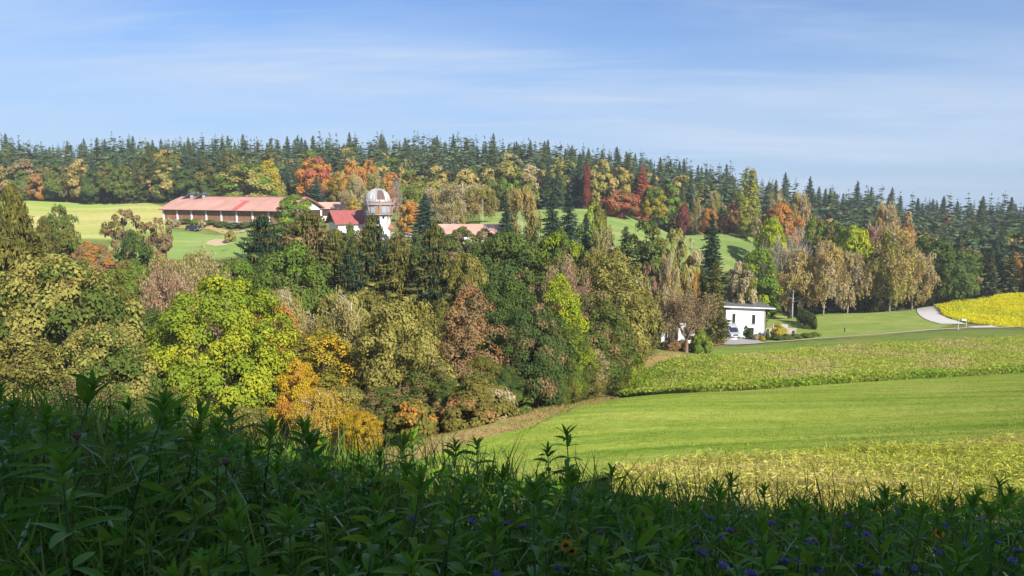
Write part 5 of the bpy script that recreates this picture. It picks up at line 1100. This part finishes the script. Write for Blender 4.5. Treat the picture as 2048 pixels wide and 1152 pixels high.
for i in range(12):
    p = ground_at(440 + i*9 + rk.uniform(-2, 2), 464 + rk.uniform(-1, 1.5)); r = rk.uniform(0.4, 0.75)
    me = MB().lathe([(r*0.6, -0.1), (r, r*0.2), (r*0.85, r*0.6), (r*0.5, r*0.75)], 7).mesh("rock", STONE)
    for v in me.vertices: v.co += Vector((rk.uniform(-.12, .12), rk.uniform(-.12, .12), rk.uniform(-.06, .06)))
    tag(link("rock", me, None, (p[0], p[1], Hz(*p)+0.1), (0, 0, rk.uniform(0, 6)), (1.5, 0.9, 0.8)), "grey stone of the edging in front of the barn", "rock", "stones edging the barn yard")
for i in range(7):
    x0 = 372 + i*24
    if i == 1: continue
    p = at(x0, 446, 236 - i*1.4)
    plant_tree("shrub", p.x, p.y, 5.0, 1.7, GREEN, OLIVE, 0.3, "low clipped hedge bush along the barn's front wall", "hedge along the barn")

# ------------------------------------------------------------------ foreground plants in the shade
def leaf_blade(name, L, Wd, curl, fold, seed, twist=0.0):
    """lanceolate leaf from the origin along +y, upper face +z"""
    rg = random.Random(seed); n = 6; vs, fs = [], []
    for i in range(n+1):
        t = i/n; w = Wd*0.5*(math.sin(math.pi*min(1, t**0.75*0.97+0.03))**0.85)*(1 if t < 1 else 0.05); y = L*t*(1-0.12*t*abs(curl)); z = -curl*L*t*t*0.55 + 0.10*L*t
        tw = twist*t
        for s in (-1, 0, 1):
            vs.append((s*w*math.cos(tw), y, z + abs(s)*w*fold + s*w*math.sin(tw) + rg.uniform(-.03, .03)*w))
    for i in range(n):
        for k in (0, 1): fs.append((i*3+k, i*3+k+1, (i+1)*3+k+1, (i+1)*3+k))
    r = rg.random(); c = rg.random()
    return mesh_np(name, np.array(vs), fs, [PLANT], {"rnd": [r]*len(fs), "cl": [c]*len(fs)}, smooth=True)
LEAVES = [leaf_blade("leaf", 1.0, 0.22 + 0.03*(i % 3), 0.25 + 0.22*(i % 4), 0.30, i, (-0.5, 0.4, 0.0, 0.7)[i % 4]) for i in range(12)]
def plant_spec(seed, h, big):
    """leaf placements (mesh index, matrix) and stem points of one upright plant"""
    rg = random.Random(seed); out = []; lean = Vector((rg.uniform(-.20, .20), rg.uniform(-.20, .20), 0))
    P = lambda f: Vector((lean.x*f*f*h, lean.y*f*f*h, f*h))
    z = h; f = 1.0; k = 0; ang = rg.uniform(0, 6.28); gap = 0.012
    while f > 0.22 and k < 13:
        m = 4 if k < 3 else 3 if k < 7 else 2
        ln = min(0.080 + 0.017*k, 0.175)*big*rg.uniform(0.85, 1.15); el = math.radians(max(66 - 15*k, 2) + rg.uniform(-14, 14))
        for j in range(m):
            a = ang + 6.283*j/m + rg.uniform(-.25, .25)
            R_ = Matrix.Rotation(a, 4, 'Z') @ Matrix.Rotation(el, 4, 'X') @ Matrix.Rotation(rg.uniform(-.3, .3), 4, 'Y')
            s = ln*rg.uniform(0.85, 1.15)
            out.append((rg.randrange(12), Matrix.Translation(P(f)) @ R_ @ Matrix.Diagonal((s, s, s, 1)), k))
        ang += 1.05; gap = min(gap*1.6, 0.10); f -= gap/h; k += 1
    return out, [P(q/5) for q in range(6)]
NP_ = 8
SPECS = [plant_spec(500+i, 1.15, 1.0) for i in range(NP_)]
LV = []
for me in LEAVES:
    LV.append((np.array([v.co[:] for v in me.vertices]), [list(p.vertices) for p in me.polygons]))
def merged(spec, name, k0=0, k1=99):
    V, Fc, r, c = [], [], [], []; rg = random.Random(len(spec)); b = 0
    for (i, M, k) in spec:
        if not (k0 <= k < k1): continue
        v, f = LV[i]; m = np.array(M); q = v @ m[:3, :3].T + m[:3, 3]; V.append(q); Fc += [[b+x for x in p] for p in f]; b += len(v); rv, cv = rg.random(), rg.random(); r += [rv]*len(f); c += [cv]*len(f)
    return mesh_np(name, np.concatenate(V), Fc, [PLANT], {"rnd": r, "cl": c}, smooth=True)
FOL = [merged(s[0], "foliage") for s in SPECS]
FOLLOW = [merged(s[0], "lower_leaves", 8) for s in SPECS]
STEMS = [MB().tube(s[1], [0.008, 0.0075, 0.007, 0.006, 0.005, 0.003], 5).mesh("stem", STEM, smooth=True) for s in SPECS]
PR = random.Random(2024)
def tops_y(px):   # outline of the foreground against the landscape
    return float(np.interp(px, [-200,0,60,120,200,330,420,500,600,700,800,950,1050,1150,1220,1300,1420,1600,1800,1950,2048,2300], [735,760,785,808,806,822,835,862,884,902,915,930,942,948,966,992,1006,1008,998,992,986,983]))
def put_plant(x, y, ztop, label, group, detailed, vi=None, rz=None, big=1.0):
    zg = Hz(x, y); h = ztop - zg; vi = PR.randrange(NP_) if vi is None else vi; s = h/1.15
    sx = (0.75 + 0.25*s if s < 1.6 else 1.15)*float(np.interp(x/y, [-0.7, 0.0, 0.7], [0.95, 0.85, 0.78]))*big
    t = thing("leafy_plant", label, "plant", (x, y, zg), PR.uniform(0, 6.28) if rz is None else rz, group)
    link("stem", STEMS[vi], t, scale=(sx, sx, s))
    if detailed:
        for (i, M, k) in SPECS[vi][0]:
            if k >= 8: continue
            l = link("leaf", LEAVES[i], t); A = Matrix.Diagonal((1, 1, 1, 1)); Mx = M.copy(); tr_ = Mx.to_translation(); tr_.x *= sx; tr_.y *= sx; tr_.z *= s
            Mx = Mx @ Matrix.Diagonal((sx, sx, sx, 1)); Mx.translation = tr_; l.matrix_local = Mx
        link("lower_leaves", FOLLOW[vi], t, scale=(sx, sx, s))
    else: link("foliage", FOL[vi], t, scale=(sx, sx, s))
    return t
# named plants whose heads stand out against the landscape
HEADS = [(1148,858,5.6,"tallest lone stalk with a leafy head against the green field"),(1105,892,5.6,"bushy stalk just left of the tallest lone stalk"),(955,868,5.8,"slim stalk with four spreading leaves against the green field"),
 (905,880,5.6,"bushy stalk left of the slim stalk with four spreading leaves"),(838,862,5.0,"stalk with drooping leaf pair at the wood's lower corner"),(772,862,4.4,"dark stalk with broad leaves before the yellow sapling"),
 (1385,952,6.6,"narrow bushy stalk against the near crop strip"),(1475,962,6.6,"second narrow bushy stalk against the near crop strip"),(1222,940,6.0,"pointed bushy stalk at the green field's lower left corner"),(1545,985,6.8,"small stalk alone against the near crop strip"),
 (1780,968,6.6,"leafy stalk against the near crop strip at the right"),(1915,975,6.6,"stalk poking into the near crop strip further right"),(2015,963,6.2,"bushy stalk near the photo's right edge"),(1660,993,6.8,"short stalk in the dip before the near crop strip"),
 (465,812,3.6,"stalk with upright leaves before the bright ash"),(500,818,3.8,"stalk with spreading star of leaves before the bright ash"),(615,858,3.9,"stalk with thin spreading leaves before the golden birch"),(680,875,4.0,"broad-leaved stalk below the golden birch"),
 (285,790,3.3,"bright-tipped stalk before the huge oak"),(320,812,3.4,"light green stalk beside the bright-tipped stalk"),(170,790,2.9,"broad-leaved stalk before the huge oak's middle"),(65,790,2.8,"stalk with narrow upright leaves near the left edge"),(12,748,2.6,"tall dark stalk at the photo's left edge"),
 (1010,925,5.6,"pointed stalk between the slim stalk and the tallest stalk"),(1330,985,6.4,"low stalk at the near crop strip's left end")]
for (px, py, Y, lab) in HEADS:
    p = at(px, py, Y); put_plant(p.x, p.y, p.z - (0.12 if px < 240 else 0.085 if px < 560 else 0.04), lab, "foreground plants", True, big=1.3)
zonep = lambda px: ["at the photo's left edge", "below the huge oak", "below the oak's right half", "below the bright ash", "below the golden birch", "below the field's lower corner", "below the slim stalk", "below the tallest lone stalk", "below the crop strip's left end", "below the crop strip's middle", "below the crop strip's right half", "at the photo's right edge"][int(np.searchsorted([90, 220, 340, 520, 700, 860, 1020, 1200, 1400, 1650, 1900], px))]
cnt = 0; tries = 0; spots = [(at(h[0], h[1], h[2]).x, h[2]) for h in HEADS]
while cnt < 275 and tries < 20000:
    tries += 1
    Y = 1.55 + 6.0*PR.random()**0.85; px = PR.uniform(-120, 2170); x = (px-1024)/F0*Y
    ymax = np.interp(px, [0, 500, 1000, 1500, 2048], [4.6, 5.2, 6.8, 7.4, 7.2])
    if Y > ymax: continue
    if any((x-a)**2 + (Y-b)**2 < 0.0225 for a, b in spots): continue
    zt = zat(tops_y(px) + PR.uniform(2, 30), ymax)/ymax*Y   # never above the outline
    zt = min(zt, Hz(x, Y) + PR.uniform(1.0, 1.45)) - PR.uniform(0.0, 0.10)
    if zt - Hz(x, Y) < 0.5: continue
    if zt/Y > -0.0 - 0.24 and Y < 2.0: zt = -0.42*Y
    spots.append((x, Y)); cnt += 1
    dep = "nearest" if Y < 2.6 else "middle" if Y < 4.6 else "farthest"
    lab = {"nearest": "broad-leaved green plant low in the shaded foreground %s", "middle": "leafy green plant midway in the shaded foreground %s", "farthest": "leafy green plant on the far rim of the foreground %s"}[dep] % zonep(px)
    put_plant(x, Y, zt, lab, "foreground plants", Y < 3.4 and 0 < px < 2048)
# low leaves and grass between the stalks
UNDER = leaf_mat("undergrowth_leaf", 0.3, ((0.08, 0.20, 0.014), (0.17, 0.30, 0.02), 0.45), gloss=0.2, vary=0.7)
rg = np.random.default_rng(44); n = 85000
Y = 1.2 + 6.6*rg.uniform(0, 1, n)**0.7; X = rg.uniform(-0.85, 0.85, n)*Y; Z = Hn(X, Y)
hh = rg.beta(1.8, 1.3, n)*np.interp(Y, [1.5, 3.5, 6.0], [1.02, 0.92, 0.80]); C = np.c_[X, Y, Z + hh]
D = unit(runit(n, rg)*np.array([1, 1, .6]) + np.array([0, 0, .35])); N = unit(np.cross(D, runit(n, rg)) + np.array([0, 0, .5])); N = unit(N - D*(N*D).sum(1)[:, None])
L = rg.uniform(0.04, 0.125, n); 
link_u = link("undergrowth", leaf_mesh("undergrowth", diamonds(C, D, N, L, L*rg.uniform(0.16, 0.36, n)), rg.uniform(0, 1, n), rg.uniform(0, 1, n), UNDER)); tag(link_u, "tangle of low leaves and grass between the foreground stalks", "undergrowth", kind="stuff")

GRB = leaf_mat("grass_blade", 0.35, ((0.13, 0.24, 0.03), (0.30, 0.28, 0.09), 0.30), gloss=0.15, vary=0.6)
n = 7000; Y = 1.6 + 5.6*rg.uniform(0, 1, n)**0.8; X = rg.uniform(-0.8, 0.8, n)*Y; up_ = unit(np.c_[rg.normal(0, 0.32, (n, 2)), np.ones(n)]); Lg = rg.uniform(0.25, 0.6, n); Bz = Hn(X, Y) + rg.uniform(0.35, 0.75, n)
Vg = []
side_ = unit(np.cross(up_, runit(n, rg))); bend = np.c_[rg.normal(0, 1, (n, 2)), np.zeros(n)]; wg = rg.uniform(0.003, 0.007, n)[:, None]
p0 = np.c_[X, Y, Bz]; p1 = p0 + up_*(Lg*0.55)[:, None]; p2 = p1 + unit(up_ + bend*0.45)*(Lg*0.45)[:, None]
Vg = np.stack([p0 - side_*wg, p0 + side_*wg, p1 + side_*wg, p1 - side_*wg, p1 - side_*wg, p1 + side_*wg, p2 + side_*wg*0.1, p2 - side_*wg*0.1], 1).reshape(-1, 3)
rv_ = np.repeat(rg.uniform(0, 1, n), 2); tag(link("grass", leaf_mesh("grass", Vg, rv_, np.repeat(rg.uniform(0, 1, n), 2), GRB)), "bent grass blades rising among the foreground leaves", "grass", kind="stuff")
# withered flower stalks
WITH = simple("withered", (0.16, 0.10, 0.055), 0.95, var=0.3, scale=20)
wr = random.Random(12); wst = []
for v in range(3):
    m_ = MB(); a_ = wr.uniform(.05, .16); hgt = 1.0; m_.tube([(0, 0, 0), (a_*.3, .01, hgt*.5), (a_, .02, hgt)], [.004, .0035, .003], 5)
    for k in range(3): z_ = wr.uniform(.55, .95); q = wr.uniform(0, 6.28); m_.tube([(a_*z_*z_, .01, z_), (a_*z_*z_ + .05*math.cos(q), .05*math.sin(q), z_ + .05)], [.002, .0015], 4)
    wst.append((m_.mesh("stalk", WITH), MB().lathe([(.003, -.01), (.014, .0), (.016, .012), (.008, .024)], 9).mesh("seed_head", WITH), a_))
for (px, py, Y_, lab) in ((447,905,2.9,"pale withered spike left of the bright ash's foot"),(90,880,2.6,"brown withered stalk near the photo's left edge"),(720,960,3.6,"brown withered stalk below the yellow sapling"),(1050,1000,4.0,"brown withered stalk below the tallest lone stalk"),(1590,1040,4.4,"brown withered stalk among the purple flowers"),(1865,1015,5.0,"brown withered stalk before the crop strip's right part")):
    p = at(px, py, Y_); g_ = Hz(p.x, p.y); h_ = p.z - g_; mm_, sh_, a_ = wst[wr.randrange(3)]; t = thing("withered_stalk", lab, "plant", (p.x, p.y, g_), wr.uniform(0, 6.28)); link("stalk", mm_, t, scale=(1, 1, h_)); link("seed_head", sh_, t, (a_, .02, h_))

# purple flowers and a few yellow ones
PURP = simple("petal_purple", (0.30, 0.24, 0.48), 0.7, var=0.35, scale=60); PURPD = simple("petal_purple_dark", (0.15, 0.11, 0.27), 0.7, var=0.35, scale=60); SUNY = simple("petal_yellow", (0.72, 0.42, 0.015), 0.6, var=0.15, scale=30); SUNC = simple("seed_disc", (0.06, 0.03, 0.012), 0.9, var=0.3, scale=80)
def phacelia(seed):
    rg = random.Random(seed); mb = MB(); nrm = np.random.default_rng(seed)
    for c in range(rg.choice((2, 3, 3))):
        cx, cy = rg.uniform(-.02, .02), rg.uniform(-.02, .02)
        for i in range(46):
            d = Vector((rg.gauss(0, 1), rg.gauss(0, 1), abs(rg.gauss(0, 1))+.1)).normalized(); p = Vector((cx, cy, 0)) + d*0.010; q = Vector((cx, cy, 0)) + d*rg.uniform(.014, .023); s = d.orthogonal().normalized()*rg.uniform(.0012, .0028); 
            mb.add([p-s*.5, p+s*.5, q+s, q-s], [(0, 1, 2, 3)], 0)
        mb.lathe([(0.004, -0.008), (0.012, 0.0), (0.011, 0.007), (0.003, 0.012)], 7, 1, cx, cy)
    return mb.mesh("flower_head", [PURP, PURPD])
PH = [phacelia(i) for i in range(4)]
def petals(seed):
    rg = random.Random(seed); mb = MB()
    for i in range(16):
        a = 6.283*i/16 + rg.uniform(-.1, .1); R_ = Matrix.Rotation(a, 3, 'Z'); l = rg.uniform(.014, .021)
        mb.add([R_ @ Vector(v) for v in ((-.003, .012, 0), (.003, .012, 0), (.0055, .012+l*.5, rg.uniform(0, .006)), (0, .012+l, rg.uniform(-.006, .006)), (-.0055, .012+l*.5, .002))], [(0, 1, 2, 3, 4)])
    return mb.mesh("petals", SUNY)
def flower_stem(h): return MB().tube([(0, 0, 0), (.01, .005, h*.5), (0, 0, h)], [.0035, .003, .0022], 5).mesh("stem", STEM)
FPX = [(1165,1078),(1205,1068),(1240,1078),(1255,1075),(1320,1092),(1350,1050),(1385,1088),(1420,1040),(1440,1075),(1478,1100),(1465,1062),(1500,1085),(1540,1050),(1568,1122),(1560,1070),(1600,1062),(1625,1090),(1670,1098),(1655,1070),(1700,1052),(1730,1072),(1720,1130),(1760,1060),(1790,1025),(1770,1085),(1810,1100),(1840,1022),(1850,1078),(1880,1105),(1915,1132),(1930,1090),(1960,1075),(1985,1080),(2005,1060),(2030,1100),(2020,1120),(1590,1125),(1445,1135),(1500,1145),(1640,1140),(1410,1105),(885,1040),(910,1050),(940,1042),(1020,1048),(1045,1052),(830,1035),(300,1065),(375,1075),(530,1022),(1120,1140),(1000,1150),(1280,1070),(1300,1045),(1690,1030),(1890,1050),(1965,1040),(1950,1110),(1755,1145),(1835,1140)]
for i, (px, py) in enumerate(FPX):
    Y = np.interp(py, [1020, 1150], [4.4, 2.35]) * (0.80 if px < 1100 else 1.0); p = at(px, py, Y); g_ = Hz(p.x, p.y); h = max(p.z - g_, 0.3)
    zn = ("high" if py < 1050 else "midway" if py < 1095 else "low") + " in the foreground " + zonep(px)
    t = thing("purple_flower", "purple bristly flower cluster %s" % zn, "flower", (p.x, p.y, g_), PR.uniform(0, 6.28), "purple flowers in the foreground")
    link("stem", flower_stem(h), t); s = PR.uniform(0.6, 1.15); link("flower_head", PH[i % 4], t, (0, 0, h), None, (s, s, s))
PT = petals(1)
for (px, py, Y, lab) in ((1132,1092,3.0,"yellow flower in the middle of the shaded foreground"),(1300,1032,4.0,"yellow flower with dark disc below the tallest lone stalk's right side"),(1628,1082,3.4,"yellow flower among the purple ones"),(1878,1066,3.5,"yellow flower near the right foreground corner"),(1143,1100,3.0,"small yellow flower touching another in the middle foreground")):
    p = at(px, py, Y); g_ = Hz(p.x, p.y); h = p.z - g_; t = thing("yellow_flower", lab, "flower", (p.x, p.y, g_), 0, None)
    link("stem", flower_stem(h), t); fh = link("flower_head", MB().lathe([(0.004, -0.008), (0.011, -0.003), (0.012, 0.003), (0.005, 0.007)], 12).mesh("flower_head", SUNC), t, (0, 0, h), (math.radians(55), 0, PR.uniform(-.5, .5))); link("petals", PT, fh)

# ------------------------------------------------------------------ the wood behind the viewpoint, whose shade lies over the foreground
for i, (x, y, w, h) in enumerate(((7,-11.5,8,14.5),(1,-9,8,13.5),(4,-8,8,13.5),(10,-9,9,14.5),(16,-8,9,14),(22,-9,9,15),(28,-8,9,14.5),(34,-9,10,15),(40,-8,9,14),(-4,-10,9,14),(46,-9,10,14))):
    plant_tree("birch_mid" if i % 3 else "oak_mid", x, y, w, h - 3.6, GREEN, OLIVE, 0.4, "tree of the wood standing behind the viewpoint", "wood behind the viewpoint")

# ------------------------------------------------------------------ thin autumn haze
hz = MB().box(-700, 700, -120, 900, -140, 62).build("haze", [])
m, n_, l_ = new_mat("haze_air"); out = n_.new("ShaderNodeOutputMaterial"); pv = n_.new("ShaderNodeVolumePrincipled"); pv.inputs["Color"].default_value = (0.80, 0.88, 1.0, 1); pv.inputs["Density"].default_value = 0.00022; pv.inputs["Anisotropy"].default_value = 0.0
l_.new(pv.outputs[0], out.inputs["Volume"]); hz.data.materials.append(m); tag(hz, "thin blue haze over the distant forest", "haze", kind="stuff")

# trees of the valley and the hillside outside the photograph's left edge
for i in range(34):
    y_ = FR.uniform(50, 210); x_ = -y_*FR.uniform(0.80, 1.25)
    ca, cb = FR.choice([(GREEN, OLIVE), (OLIVE, OLIVEP), (GREEND, GREEN), (GREEN, GOLD)]); w_ = FR.uniform(9, 13)
    plant_tree("oak_mid", x_, y_, w_, w_*FR.uniform(1.1, 1.5), ca, cb, 0.4, "leafy tree on the hillside beyond the photo's left edge", "trees beyond the left edge")
